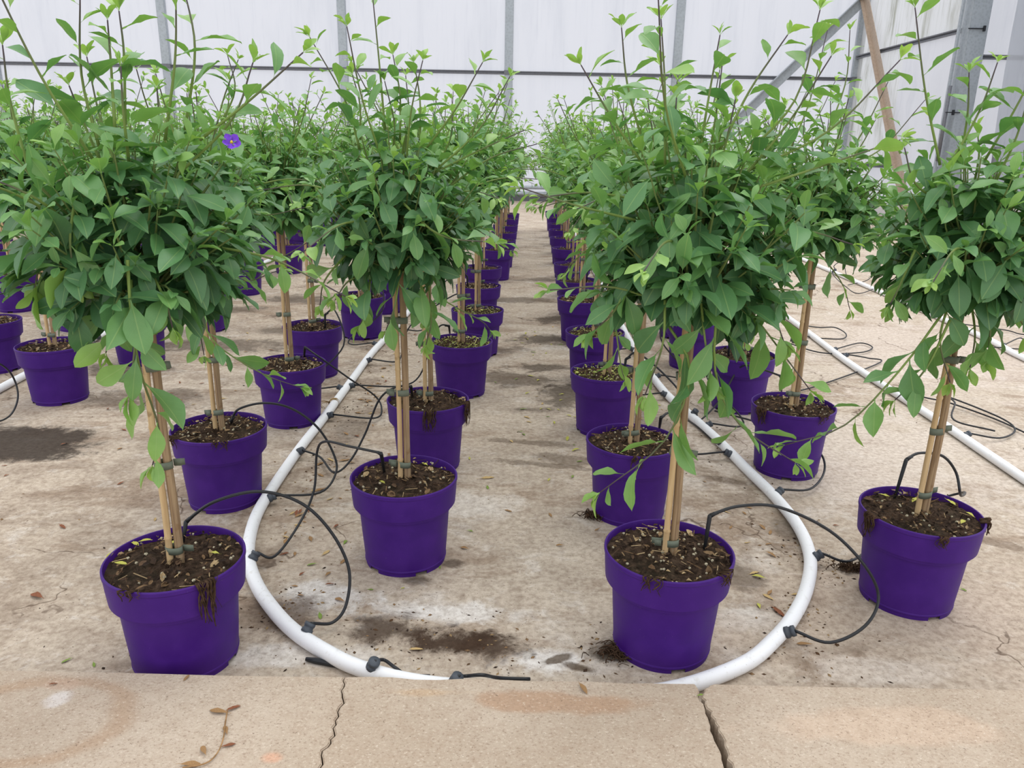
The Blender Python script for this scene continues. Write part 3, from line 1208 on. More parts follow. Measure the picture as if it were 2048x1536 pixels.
FAR = []
for i in range(7):
    cr, tw, sh = gen_plant(900 + i, n_twigs=84, n_up=16, n_side=7, top=1.1)
    lv = list(cr)
    for s in sh:
        lv += s[2]
    me = join_leaves(lv, True)
    q = MB()
    for p, rad in tw[::2]:
        q.tube(p, rad, 3, None, False)
    for p, rad, _ in sh:
        q.tube(p[::2], [x * 1.2 for x in rad[::2]], 4, None, False)
    bme = bpy.data.meshes.new('branches')
    bme.from_pydata([tuple(map(float, v)) for v in q.v], [], q.f)
    finish_mesh(bme, 'shoot', True, {'tone': ('FLOAT', [0.3] * len(q.v))})
    st = shared_mesh('stake', wavy_rod(40 + i, (-0.010, -0.004, 0.18), (-0.006, -0.002, 0.80), 0.0062, 0.0055, 0.001, 12, 3, 7), 'bamboo')
    tr = shared_mesh('trunk', wavy_rod(60 + i, (0.010, 0.002, 0.18), (0.004, 0.0, 0.75), 0.0078, 0.007, 0.0025, 12, 0, 7), 'bark')
    FAR.append((me, bme, st, tr))

ROOTS = []


def base_parts(root, hi, seed, litter='earth', mirror=1):
    rs = random.Random(seed)
    link_obj('pot', POT_HI if hi else POT_LO, root).rotation_euler = (0, 0, rs.uniform(0, 6.28))
    so = link_obj('soil', SOILS[seed % 4] if hi else SOIL_LO, root)
    so.rotation_euler = (0, 0, rs.uniform(0, 6.28))
    li = link_obj('soil_litter', LITTER[litter][seed % 3] if hi else LITTER_LO, so)
    li['kind'] = 'stuff'


def near_plant(xy, label, seed, n_obj, custom=(), litter='earth', ties=(0.255, 0.42, 0.60), mirror=1, group='potted trees in rows', **kw):
    root = tag(empty('potted_tree', (xy[0], xy[1], 0)), label, 'potted tree', group)
    rs = np.random.RandomState(seed)
    base_parts(root, True, seed, litter)
    loc = np.array([xy[0], xy[1], 0])
    mesh_obj('stake', *wavy_rod(seed, (-0.009 * mirror, -0.004, 0.17), (-0.007 * mirror, -0.003, 0.82), 0.0064, 0.0056, 0.0012, 20, 3), 'bamboo', root)
    V, F = wavy_rod(seed + 7, (0.009 * mirror, 0.001, 0.17), (0.006 * mirror, 0.0, 0.76), 0.0084, 0.0072, 0.0016, 20, 0)
    mesh_obj('trunk', V, F, 'bark', root)
    for k, z in enumerate(ties):
        o = link_obj('tie', TIES[k % 3], root)
        o.location = (0.001, -0.002, z + rs.uniform(-0.02, 0.02))
        o.rotation_euler = (rs.uniform(-0.1, 0.1), rs.uniform(-0.12, 0.12), (0 if rs.rand() < 0.6 else math.pi) + rs.uniform(-0.3, 0.3))
    cust = [[p - loc for p in pts] for pts in custom]
    crown, twigs, shoots = gen_plant(seed, cust, **kw)
    q = MB()
    for p, rad in twigs:
        q.tube(p, rad, 4, [0.5] * len(p), False)
    br = q.build('branches', 'shoot', root, True, 'tone')
    br['kind'] = 'stuff'
    # which leaves are objects of their own: shoots first, then the side of the crown turned to the camera
    tocam = nrm(np.array([0, 0, CAM_H]) - (loc + np.array([0, 0, 0.87])))
    left = n_obj
    rest = []
    for p, rad, lv in shoots:
        q = MB()
        k = len(p)
        q.tube(p, rad, 6, [i / (k - 1) for i in range(k)])
        so = q.build('shoot', 'shoot', root, True, 'tone')
        for rec in lv:
            if left > 0:
                leaf_obj(rec, so)
                left -= 1
            else:
                rest.append(rec)
    sc = [(-(rec[0] - np.array([0, 0, 0.80])) @ (tocam + np.array([0, 0, 0.25])) / 0.19, i) for i, rec in enumerate(crown)]
    sc.sort()
    for rank, (_, i) in enumerate(sc):
        if rank < left:
            leaf_obj(crown[i], root)
        else:
            rest.append(crown[i])
    fo = link_obj('foliage', join_leaves(rest), root)
    fo['kind'] = 'stuff'
    ROOTS.append(root)
    return root


def leaf_obj(rec, parent):
    p, M, L, tone, sh = rec
    o = bpy.data.objects.new('leaf', leaf_mesh(sh, tone))
    COL.objects.link(o)
    o.parent = parent
    mm = Matrix(((M[0, 0] * L, M[0, 1] * L, M[0, 2] * L, p[0]), (M[1, 0] * L, M[1, 1] * L, M[1, 2] * L, p[1]),
                 (M[2, 0] * L, M[2, 1] * L, M[2, 2] * L, p[2]), (0, 0, 0, 1)))
    o.matrix_local = mm


def far_plant(xy, label, seed, group):
    rs = random.Random(seed)
    root = tag(empty('potted_tree', (xy[0], xy[1], 0), rs.uniform(0, 6.28)), label, 'potted tree', group)
    root.scale = (1, 1, rs.uniform(0.96, 1.05))
    base_parts(root, False, seed)
    me, bme, st, tr = FAR[seed % len(FAR)]
    link_obj('stake', st, root)
    link_obj('trunk', tr, root)
    for z in (0.27, 0.48):
        o = link_obj('tie', TIES[seed % 3], root)
        o.location = (0, 0, z)
    b = link_obj('branches', bme, root)
    b['kind'] = 'stuff'
    f = link_obj('foliage', me, root)
    f['kind'] = 'stuff'
    ROOTS.append(root)
    return root


def rim(px, py):
    return at_z(px, py, POT_H)[:2]


def S(Y0, *pts):
    """a long shoot traced through pixels; each point carries its own depth offset from Y0"""
    return [at_y(x, y, Y0 + dy) for x, y, dy in pts]


ORD = ['nearest', 'second', 'third', 'fourth', 'fifth', 'sixth', 'seventh', 'eighth', 'ninth', 'tenth', 'eleventh', 'twelfth', 'thirteenth', 'fourteenth']
PA, PB, PE, PI = rim(350, 1113), rim(808, 950), rim(1338, 1097), rim(1842, 1020)
PA2, PB2, PE2, PI2 = rim(438, 853), rim(856, 797), rim(1266, 878), rim(1587, 808)

# --- the foreground plants, one by one
near_plant(PA, 'large potted tree at front left, drooping shoot hanging down along its stake', 11, 300, [
    S(PA[1], (200, 300, 0), (163, 150, 0), (160, -20, 0)),
    S(PA[1], (330, 280, 0), (350, 120, -0.02), (352, -20, -0.02)),
    S(PA[1], (370, 260, 0.04), (390, 100, 0.03), (368, -25, 0.05)),
    S(PA[1], (230, 260, 0), (222, 130, 0.02), (215, 40, 0.02)),
    S(PA[1], (250, 250, 0.05), (248, 110, 0.05), (238, 22, 0.05)),
    S(PA[1], (400, 280, 0), (500, 200, -0.02), (606, 105, -0.02)),
    S(PA[1], (60, 350, 0), (20, 200, 0), (5, 90, 0)),
    S(PA[1], (255, 520, -0.15), (262, 620, -0.16), (280, 740, -0.14), (318, 860, -0.10), (305, 930, -0.10)),
    S(PA[1], (235, 540, -0.10), (222, 640, -0.13), (212, 705, -0.13)),
    S(PA[1], (300, 540, -0.10), (330, 600, -0.14), (345, 655, -0.14)),
    S(PA[1], (262, 560, -0.12), (270, 680, -0.15), (258, 790, -0.15)),
    S(PA[1], (90, 470, -0.10), (78, 530, -0.12), (70, 575, -0.12)),
    S(PA[1], (120, 430, -0.1), (60, 390, -0.14), (-10, 360, -0.16)),
    S(PA[1], (150, 400, -0.1), (140, 480, -0.15), (150, 560, -0.14)),
], n_up=6, n_side=3, R=0.195, H=0.175, leafk=1.1)
near_plant(PE, 'large potted tree at front right of the aisle, long shoots reaching sideways', 12, 300, [
    S(PE[1], (1330, 330, 0), (1330, 180, 0), (1322, 38, 0)),
    S(PE[1], (1290, 300, 0.03), (1255, 170, 0.03), (1243, 55, 0.03)),
    S(PE[1], (1280, 320, 0), (1220, 230, 0), (1162, 130, 0)),
    S(PE[1], (1400, 300, 0), (1420, 180, 0.03), (1440, 70, 0.03)),
    S(PE[1], (1440, 300, 0), (1500, 180, 0.02), (1575, 70, 0.02)),
    S(PE[1], (1480, 320, 0), (1590, 200, -0.02), (1640, 20, -0.02)),
    S(PE[1], (1500, 340, 0), (1660, 260, -0.03), (1800, 120, -0.04)),
    S(PE[1], (1500, 380, -0.04), (1650, 330, -0.05), (1800, 280, -0.05)),
    S(PE[1], (1270, 440, -0.05), (1150, 410, -0.08), (1040, 375, -0.08)),
    S(PE[1], (1280, 400, -0.02), (1180, 385, -0.04), (1080, 395, -0.04)),
    S(PE[1], (1360, 620, -0.06), (1230, 575, -0.08), (1100, 580, -0.10)),
    S(PE[1], (1330, 640, -0.08), (1380, 740, -0.12), (1330, 880, -0.12), (1200, 985, -0.12)),
    S(PE[1], (1440, 560, -0.1), (1430, 740, -0.12), (1480, 850, -0.1), (1590, 925, -0.08)),
    S(PE[1], (1330, 600, -0.10), (1325, 690, -0.12), (1290, 790, -0.12)),
    S(PE[1], (1400, 580, -0.10), (1410, 680, -0.12), (1425, 765, -0.12)),
    S(PE[1], (1260, 560, -0.06), (1230, 620, -0.08), (1185, 665, -0.08)),
    S(PE[1], (1480, 540, -0.05), (1535, 600, -0.07), (1570, 690, -0.07)),
    S(PE[1], (1450, 560, -0.05), (1530, 660, -0.06), (1620, 780, -0.06)),
], litter='chips', mirror=1, n_up=6, n_side=3, R=0.19, H=0.175, leafk=1.08)
near_plant(PI, 'potted tree at far right, separate from the other rows, soil heaped over its rim', 13, 300, [
    S(PI[1], (1880, 330, 0), (1850, 180, 0), (1830, 15, 0)),
    S(PI[1], (1900, 330, 0.0), (1960, 220, 0), (1995, 125, 0)),
    S(PI[1], (1970, 320, 0.02), (2040, 200, 0), (2090, 90, 0)),
    S(PI[1], (1920, 320, 0.03), (1935, 230, 0.02), (1938, 145, 0.02)),
    S(PI[1], (1890, 620, -0.08), (1800, 740, -0.12), (1690, 850, -0.14), (1570, 890, -0.14)),
    S(PI[1], (1900, 640, -0.1), (1850, 740, -0.12), (1790, 800, -0.12)),
    S(PI[1], (1960, 600, -0.06), (1980, 650, -0.08), (1975, 720, -0.08)),
    S(PI[1], (1900, 600, -0.08), (1880, 680, -0.10), (1900, 765, -0.10)),
    S(PI[1], (1940, 590, -0.05), (1950, 670, -0.06), (1940, 735, -0.06)),
    S(PI[1], (1830, 500, -0.06), (1800, 570, -0.08), (1780, 610, -0.08)),
    S(PI[1], (1990, 560, -0.02), (2040, 640, -0.02), (2070, 680, -0.02)),
], n_up=4, n_side=3, R=0.185, H=0.18, cz=0.84, leafk=1.05)
near_plant(PB, 'potted tree nearest in the row just left of the aisle, one very tall shoot', 14, 300, [
    S(PB[1], (770, 260, 0), (758, 120, 0), (745, -10, 0)),
    S(PB[1], (800, 280, 0), (800, 190, 0), (786, 110, 0)),
    S(PB[1], (840, 280, 0), (840, 200, 0.03), (828, 125, 0.03)),
    S(PB[1], (850, 300, 0), (910, 220, -0.02), (965, 125, -0.02)),
    S(PB[1], (720, 300, 0), (690, 200, 0), (620, 75, 0)),
    S(PB[1], (720, 280, 0), (720, 210, 0), (705, 150, 0)),
    S(PB[1], (800, 400, -0.12), (880, 470, -0.16), (990, 485, -0.18)),
    S(PB[1], (860, 350, 0), (960, 300, 0), (1050, 260, 0)),
    S(PB[1], (760, 540, -0.06), (700, 560, -0.10), (670, 600, -0.12)),
    S(PB[1], (740, 560, -0.1), (735, 610, -0.14), (720, 650, -0.14)),
    S(PB[1], (800, 540, -0.10), (790, 610, -0.12), (772, 660, -0.12)),
    S(PB[1], (830, 540, -0.08), (862, 630, -0.10), (852, 690, -0.10)),
    S(PB[1], (700, 500, -0.08), (650, 560, -0.10), (640, 610, -0.10)),
    S(PB[1], (850, 520, -0.05), (860, 600, -0.06), (855, 640, -0.06)),
], n_up=6, n_side=4, R=0.18, H=0.17)
near_plant(PA2, 'potted tree standing right behind the large one at front left', 15, 260, [
    S(PA2[1], (400, 600, -0.1), (425, 680, -0.14), (520, 745, -0.16), (600, 775, -0.16)),
    S(PA2[1], (440, 540, -0.05), (540, 525, -0.06), (640, 470, -0.06)),
    S(PA2[1], (430, 400, -0.02), (520, 430, -0.04), (610, 415, -0.04)),
    S(PA2[1], (440, 250, 0), (470, 180, 0), (455, 110, 0)),
    S(PA2[1], (430, 480, -0.05), (480, 560, -0.06), (560, 540, -0.06)),
    S(PA2[1], (380, 560, -0.08), (395, 640, -0.10), (408, 710, -0.10)),
], litter='chips', n_up=11, n_side=4)
near_plant(PB2, 'second potted tree in the row just left of the aisle, ragged roots over rim', 16, 260, [
    S(PB2[1], (900, 520, -0.1), (880, 590, -0.1), (960, 640, -0.1), (980, 660, -0.1)),
    S(PB2[1], (900, 420, 0), (990, 470, -0.05), (1020, 500, -0.05)),
], n_up=12, n_side=5)
near_plant(PE2, 'second potted tree in the row just right of the aisle, pale chips on soil', 17, 260, [
    S(PE2[1], (1200, 480, 0), (1150, 520, -0.02), (1130, 545, -0.02)),
    S(PE2[1], (1220, 560, -0.05), (1240, 720, -0.06), (1250, 760, -0.06)),
], litter='chips', n_up=12, n_side=5, cz=0.86)
near_plant(PI2, 'second potted tree in the outer right row, near the bare floor', 18, 260, [
    S(PI2[1], (1600, 460, -0.02), (1680, 560, -0.03), (1700, 620, -0.03)),
    S(PI2[1], (1580, 300, 0), (1620, 200, 0), (1655, 60, 0)),
    S(PI2[1], (1640, 300, 0), (1690, 170, 0), (1700, 60, 0)),
    S(PI2[1], (1680, 330, 0), (1760, 300, 0), (1850, 200, 0)),
    S(PI2[1], (1560, 540, -0.05), (1510, 600, -0.06), (1490, 680, -0.06)),
], n_up=11, n_side=4)

# --- the rows behind
ROWS = {
    'second row left of the aisle': (3, [rim(579, 725), rim(625, 650), rim(722, 590)] + [(-0.80 + 0.012 * k, 4.7 + 0.7 * k) for k in range(7)]),
    'row just left of the aisle': (3, [rim(922, 681), rim(955, 618), rim(957, 570), rim(965, 533), rim(993, 500)] + [(-0.12 + 0.01 * k, 6.65 + 0.7 * k) for k in range(5)]),
    'row just right of the aisle': (3, [rim(1213, 742), rim(1190, 662), rim(1163, 597), (0.385, 4.72), (0.405, 5.38), (0.425, 6.15), (0.44, 6.9), (0.46, 7.6), (0.475, 8.3), (0.49, 9.0), (0.5, 9.7)]),
    'outer right row': (3, [rim(1485, 707), rim(1388, 640)] + [(0.92 + 0.012 * k, 4.2 + 0.68 * k) for k in range(8)]),
    'third row left of the aisle': (1, [rim(105, 688), (-1.74, 3.48), rim(407, 578), rim(487, 521), rim(575, 488), rim(610, 462), rim(650, 445), (-1.9, 8.6), (-1.9, 9.4)]),
    'fourth row left of the aisle': (1, [rim(-25, 640), rim(148, 575), (-2.34, 4.78), (-2.32, 5.5), (-2.25, 6.32), (-2.29, 7.22), (-2.3, 8.0), (-2.3, 8.8)]),
    'fifth row left of the aisle': (1, [rim(25, 545), (-2.92, 5.2), (-2.93, 5.9), (-2.92, 6.6), (-2.94, 7.3), (-2.93, 8.1), (-2.95, 8.9)]),
    'sixth row left of the aisle': (1, [(-3.62, 5.5), (-3.72, 6.2), (-3.7, 6.9), (-3.68, 7.6), (-3.7, 8.4), (-3.7, 9.2)]),
    'seventh row left of the aisle': (1, [(-4.5, 6.7), (-4.5, 7.4), (-4.5, 8.1), (-4.5, 8.9), (-4.5, 9.6)]),
    'eighth row left of the aisle': (1, [(-5.1, 7.7), (-5.1, 8.4), (-5.1, 9.2), (-5.1, 10)]),
    'farthest left row': (1, [(-5.9, 8.9), (-5.9, 9.7), (-5.9, 10.4)]),
}
HIDDEN = set()
seed = 200
NEAR_POS = []
for row, (first, pts) in ROWS.items():
    for k, p in enumerate(pts):
        seed += 1
        num = ORD[k + first - 1]
        num = num if num == 'nearest' else num + ' from the front'
        lab = 'purple-potted tree, %s in the %s' % (num, row)
        if (row, k) in HIDDEN:
            continue
        d = p[1]
        lit = 'yellow' if (row == 'row just right of the aisle' and k < 2) or (row == 'row just left of the aisle' and k < 2) else ('chips' if seed % 2 else 'earth')
        g = 'potted trees in rows'
        if d < 3.4:
            near_plant(p, lab, seed, 150, litter=lit, n_up=14, n_side=6, group=g)
        elif d < 4.7:
            near_plant(p, lab, seed, 80, litter=lit, n_up=14, n_side=5, n_twigs=76, group=g)
        else:
            far_plant(p, lab, seed, g)

# roots and soil hanging over some rims
RB = {tuple(np.round(r.location[:2], 3)): r for r in ROOTS}


def root_at(p):
    return RB[tuple(np.round(Vector((p[0], p[1], 0))[:2], 3))]


for p, ang, ln, sd in ((PA, -0.75, 0.10, 1), (PA, -1.75, 0.025, 2), (PB2, -0.35, 0.085, 3), (PB2, -1.45, 0.07, 4), (PI, -2.9, 0.06, 5), (PI, -1.75, 0.035, 6),
                       (PI, -0.35, 0.04, 16), (PE, -2.0, 0.035, 7), (PE, -0.8, 0.03, 8), (PA2, -1.2, 0.03, 9), (PA2, -2.3, 0.03, 10), (PE2, -1.6, 0.04, 11),
                       (PI2, -2.7, 0.06, 12), (PI2, -1.2, 0.03, 13)):
    root_clump(root_at(p), ang, ln, sd, 22 if ln > 0.05 else 9)

# one violet flower at the right edge of the large front-left crown
fp = at_y(463, 285, PA[1] - 0.16) - np.array([PA[0], PA[1], 0])
fr = link_obj('flower', None, root_at(PA))
fr.scale = (0.62, 0.62, 0.62)
for k in range(5):
    a = 2 * math.pi * k / 5
    V, F = [], []
    for i in range(5):
        rr_ = 0.004 + 0.018 * i / 4
        for j in range(5):
            b = a + (j - 2) / 2 * 0.62
            w = 1 - 0.10 * abs(j - 2) * (i / 4)
            V.append((rr_ * w * math.cos(b), rr_ * w * math.sin(b), 0.003 * math.sin(i * 1.3 + j) + 0.005 * i / 4))
    for i in range(4):
        for j in range(4):
            c0 = i * 5 + j
            F.append((c0, c0 + 5, c0 + 6, c0 + 1))
    mesh_obj('petal', V, F, 'flower', fr)
q = MB()
q.tube([(0, 0, -0.002), (0, 0, 0.006)], [0.004, 0.002], 8)
q.build('flower_eye', 'flower_eye', fr)
fr.location = fp
fr.rotation_euler = (math.radians(55), math.radians(20), 0.2)
fr['label'] = 'violet open flower with yellow eye'

# ================================================================== IRRIGATION
PR = 0.016
LOOP = [(-0.56, 9.8), (-0.60, 7.2), (-0.637, 4.906), (-0.658, 4.188), (-0.69, 3.64), (-0.695, 3.14), (-0.70, 2.72), (-0.708, 2.42), (-0.706, 2.119), (-0.695, 1.906),
        (-0.653, 1.716), (-0.591, 1.579), (-0.517, 1.47), (-0.446, 1.389), (-0.367, 1.325), (-0.286, 1.275), (-0.167, 1.236), (0.0, 1.219), (0.15, 1.217),
        (0.30, 1.226), (0.467, 1.305), (0.564, 1.395), (0.639, 1.489), (0.708, 1.604), (0.766, 1.745), (0.793, 1.909), (0.788, 2.099), (0.765, 2.283),
        (0.735, 2.545), (0.69, 2.836), (0.64, 3.19), (0.625, 4.0), (0.65, 5.5), (0.72, 9.8)]


def pipe(name, pts, label, dense=5):
    q = MB()
    q.tube(spline([(x, y, PR) for x, y in pts], dense), PR, 16)
    return tag(q.build(name, 'pipe'), label, 'pipe', 'white irrigation pipes')


lp = pipe('irrigation_pipe', LOOP, 'white plastic water pipe looping around the two front rows beside the aisle')
pipe('irrigation_pipe', [(1.63, 1.23), (1.637, 1.75), (1.637, 2.265), (1.646, 2.72), (1.646, 3.115), (1.645, 3.67), (1.69, 4.52), (1.74, 6.0), (1.8, 9.8)],
     'straight white water pipe on the bare floor, nearest to the right-hand plants')
pipe('irrigation_pipe', [(2.52, 1.23), (2.56, 2.6), (2.60, 3.79), (2.656, 4.281), (2.72, 6.0), (2.8, 9.8)], 'white water pipe farthest right across the bare floor')
pipe('irrigation_pipe', [(-1.98, 1.23), (-2.03, 2.1), (-2.08, 2.9), (-2.10, 3.165), (-2.15, 4.0), (-2.12, 5.5), (-2.1, 9.8)], 'white water pipe between the third and fourth rows on the left')
pipe('irrigation_pipe', [(-3.25, 4.6), (-3.28, 6.0), (-3.3, 9.8)], 'white water pipe half hidden among the pots at far left')
for px, py in ((668, 806),):
    c = at_z(px, py, PR)
    q = MB()
    for k in range(4):
        ring = [(c[0] + (PR + 0.003) * math.cos(a), c[1] + 0.006 * k - 0.01 + 0.004 * math.sin(2 * a), PR + (PR + 0.002) * math.sin(a)) for a in np.linspace(0, 6.283, 18)]
        q.tube(ring, 0.0012, 5)
    for k in range(4):
        q.tube(spline([(c[0] - 0.015, c[1], 0.02), (c[0] - 0.05, c[1] - 0.01 * k, 0.012 + 0.008 * k), (c[0] - 0.03 - 0.01 * k, c[1] - 0.03, 0.004)], 4), 0.0009, 4)
    tag(q.build('twine_knot', 'twine'), 'loose knot of brown twine wound round the white pipe', 'twine')


def grommet(parent, p, d):
    d = nrm(np.array([d[0], d[1], 0.05]))
    p = np.array([p[0], p[1], PR])
    q = MB()
    q.tube([p + d * PR * 0.8, p + d * (PR + 0.004), p + d * (PR + 0.0045), p + d * (PR + 0.010), p + d * (PR + 0.0105), p + d * (PR + 0.017)],
           [0.0125, 0.0125, 0.0105, 0.0105, 0.012, 0.0115], 14)
    q.build('grommet', 'grommet', parent)
    return p + d * (PR + 0.016)


def emitter(parent, foot, top, bend):
    foot, top = np.array(foot, float), np.array(top, float)
    q = MB()
    q.tube([foot, foot + (top - foot) * 0.6, top - (top - foot) * 0.05, top], [0.0030, 0.0044, 0.0048, 0.0042], 8)
    b = nrm(np.array(bend, float))
    q.tube([top - np.array([0, 0, 0.003]), top + b * 0.010, top + b * 0.018], [0.0045, 0.0042, 0.0034], 8)
    q.build('dripper_stake', 'black_plastic', parent)


TUBE_R = 0.0034


def drip(label, pts, foot=None, conn=None, group='black drip lines'):
    """pts: control points from the dripper end to the pipe end, in world space"""
    P = [np.array(p, float) for p in pts]
    root = tag(empty('drip_line', (P[-1][0], P[-1][1], 0)), label, 'drip line', group)
    off = np.array([P[-1][0], P[-1][1], 0])
    P = [p - off for p in P]
    if conn is not None:
        d = P[-2] - P[-1]
        c = np.array([conn[0], conn[1], 0]) - off
        e = grommet(root, c, d)
        P[-1] = e
    q = MB()
    q.tube(spline(P, 7), TUBE_R, 8)
    q.build('tube', 'black_plastic', root)
    if foot is not None:
        emitter(root, np.array(foot) - off, P[0], P[1] - P[0])
    return root


def on_loop(px, py):
    c = at_z(px, py, PR)[:2]
    Q = spline([(x, y, 0) for x, y in LOOP], 10)
    return min(Q, key=lambda w: (w[0] - c[0]) ** 2 + (w[1] - c[1]) ** 2)[:2]


def Z(*pts):
    return [at_z(x, y, z) for x, y, z in pts]


SZ = 0.205
drip('black drip tube arching high from the front right pot down to the pipe', Z((1420, 1030, 0.285), (1480, 1012, 0.30), (1560, 1015, 0.285), (1660, 1062, 0.22), (1730, 1132, 0.15), (1757, 1195, 0.08),
     (1730, 1252, 0.04), (1660, 1285, 0.02), (1572, 1268, 0.018)), at_z(1408, 1105, SZ), on_loop(1560, 1268))
drip('black drip tube arching high from the front left pot down to the pipe', Z((372, 1042, 0.245), (430, 1003, 0.29), (520, 983, 0.30), (605, 1008, 0.26), (665, 1068, 0.19), (698, 1140, 0.11),
     (692, 1210, 0.045), (665, 1245, 0.02), (633, 1266, 0.018)), at_z(366, 1085, SZ), on_loop(618, 1270))
drip('black drip tube with sharp bend beside the nearest pot left of the aisle', Z((762, 906, 0.285), (700, 893, 0.27), (650, 883, 0.25), (634, 905, 0.20), (628, 980, 0.10), (600, 1045, 0.04), (550, 1112, 0.02), (515, 1130, 0.018)),
     at_z(770, 952, SZ), on_loop(503, 1130))
drip('black drip tube crossing a brass-coloured clip before the second left aisle pot', Z((822, 772, 0.275), (790, 775, 0.27), (758, 800, 0.22), (730, 868, 0.11), (700, 922, 0.04), (668, 945, 0.02), (640, 914, 0.018), (602, 905, 0.018)),
     at_z(825, 797, SZ), on_loop(590, 905))
drip('black drip tube curving from the pot behind the front left one to the pipe', Z((462, 842, 0.225), (478, 818, 0.26), (530, 806, 0.27), (585, 818, 0.24), (635, 855, 0.18), (666, 905, 0.10), (672, 945, 0.05), (640, 985, 0.02), (535, 1000, 0.018)),
     at_z(460, 848, SZ), on_loop(522, 1000))
drip('black drip tube slanting from the third pot of the second left row', Z((610, 694, 0.28), (650, 722, 0.23), (700, 758, 0.15), (748, 790, 0.06), (763, 815, 0.02), (750, 836, 0.016), (665, 832, 0.018)),
     at_z(608, 716, SZ), on_loop(652, 832))
drip('black drip tube bent over the third pot left of the aisle', Z((898, 651, 0.28), (880, 652, 0.28), (864, 680, 0.20), (840, 750, 0.05), (800, 772, 0.02), (710, 772, 0.018)),
     at_z(900, 672, SZ), on_loop(698, 772))
drip('black drip tube looped like a handle over the far right pot', Z((1813, 918, 0.30), (1840, 906, 0.31), (1885, 912, 0.30), (1912, 945, 0.255), (1921, 990, 0.20), (1925, 985, 0.10), (1850, 1010, 0.05), (1760, 1080, 0.02), (1700, 1122, 0.016), (1640, 1120, 0.018)),
     at_z(1788, 1000, SZ), on_loop(1622, 1120))
drip('black drip tube passing behind the second outer right pot', Z((1562, 752, 0.285), (1520, 738, 0.26), (1480, 735, 0.20), (1440, 800, 0.08), (1400, 840, 0.02), (1385, 838, 0.018)),
     at_z(1563, 786, SZ), on_loop(1375, 830))
drip('black drip tube curling round the right side of the second outer right pot', Z((1430, 822, 0.06), (1520, 846, 0.10), (1600, 876, 0.10), (1642, 908, 0.07), (1648, 945, 0.03), (1620, 978, 0.02), (1578, 990, 0.018)),
     None, on_loop(1568, 990))
drip('black drip tube rising at the second pot right of the aisle', Z((1322, 834, 0.285), (1345, 826, 0.28), (1390, 850, 0.16), (1430, 885, 0.05), (1450, 893, 0.018)),
     at_z(1318, 862, SZ), on_loop(1448, 890))
drip('black drip tube peeping over the kerb in the middle', Z((1060, 1358, 0.008), (1000, 1356, 0.02), (965, 1350, 0.055), (935, 1352, 0.035), (915, 1358, 0.018)), None, on_loop(905, 1362))
drip('black drip tube with its connector where the pipe meets the kerb', Z((860, 1352, 0.01), (815, 1350, 0.012), (790, 1335, 0.03), (768, 1320, 0.03), (752, 1322, 0.018)), None, on_loop(745, 1335))
# a loose black dripper lying under the pipe
q = MB()
a, b = at_z(612, 1318, 0.006), at_z(790, 1352, 0.006)
q.tube([a, a + (b - a) * 0.1, a + (b - a) * 0.5, b], [0.004, 0.006, 0.006, 0.004], 8)
tag(q.build('loose_dripper', 'black_plastic'), 'loose black plastic stick lying under the pipe near the kerb', 'dripper')
# loose ends on the unused pipe to the right
PX3 = lambda y: np.interp(y, [1.9, 3.67, 4.52, 6.0, 9.8], [1.637, 1.645, 1.69, 1.74, 1.8])
for n_, (lab, pts) in enumerate((
    ('unused drip tube curling to a black stick, beside the upper bare pipe', [(1990, 862, 0.02), (1908, 840, 0.02), (1910, 806, 0.06), (1900, 795, 0.05), (2000, 835, 0.02), (2030, 860, 0.012), (2000, 876, 0.012), (1950, 874, 0.018)]),
    ('unused drip tube swinging wide on the floor right of the bare pipe', [(1560, 680, 0.01), (1640, 705, 0.012), (1720, 705, 0.012), (1745, 695, 0.012), (1720, 686, 0.012), (1660, 700, 0.02)]),
    ('unused drip tube doubling back over the bare pipe', [(1605, 650, 0.05), (1612, 672, 0.01), (1680, 678, 0.02), (1692, 668, 0.02), (1670, 655, 0.02), (1640, 655, 0.02), (1640, 660, 0.018)]),
    ('unused drip tube stretched from the bare pipe towards the outer right row', [(1560, 790, 0.01), (1640, 770, 0.01), (1760, 725, 0.01), (1735, 716, 0.018), (1704, 715, 0.018)]),
    ('unused drip tube running off to the right edge from the bare pipe', [(2060, 870, 0.012), (1990, 838, 0.012), (1900, 806, 0.014), (1850, 795, 0.02), (1815, 788, 0.018)]),
)):
    P = Z(*pts)
    drip(lab, P, None, (PX3(P[-1][1]), P[-1][1]))
PX4 = lambda y: np.interp(y, [2.8, 3.79, 4.28, 6.0, 9.8], [2.56, 2.60, 2.656, 2.72, 2.8])
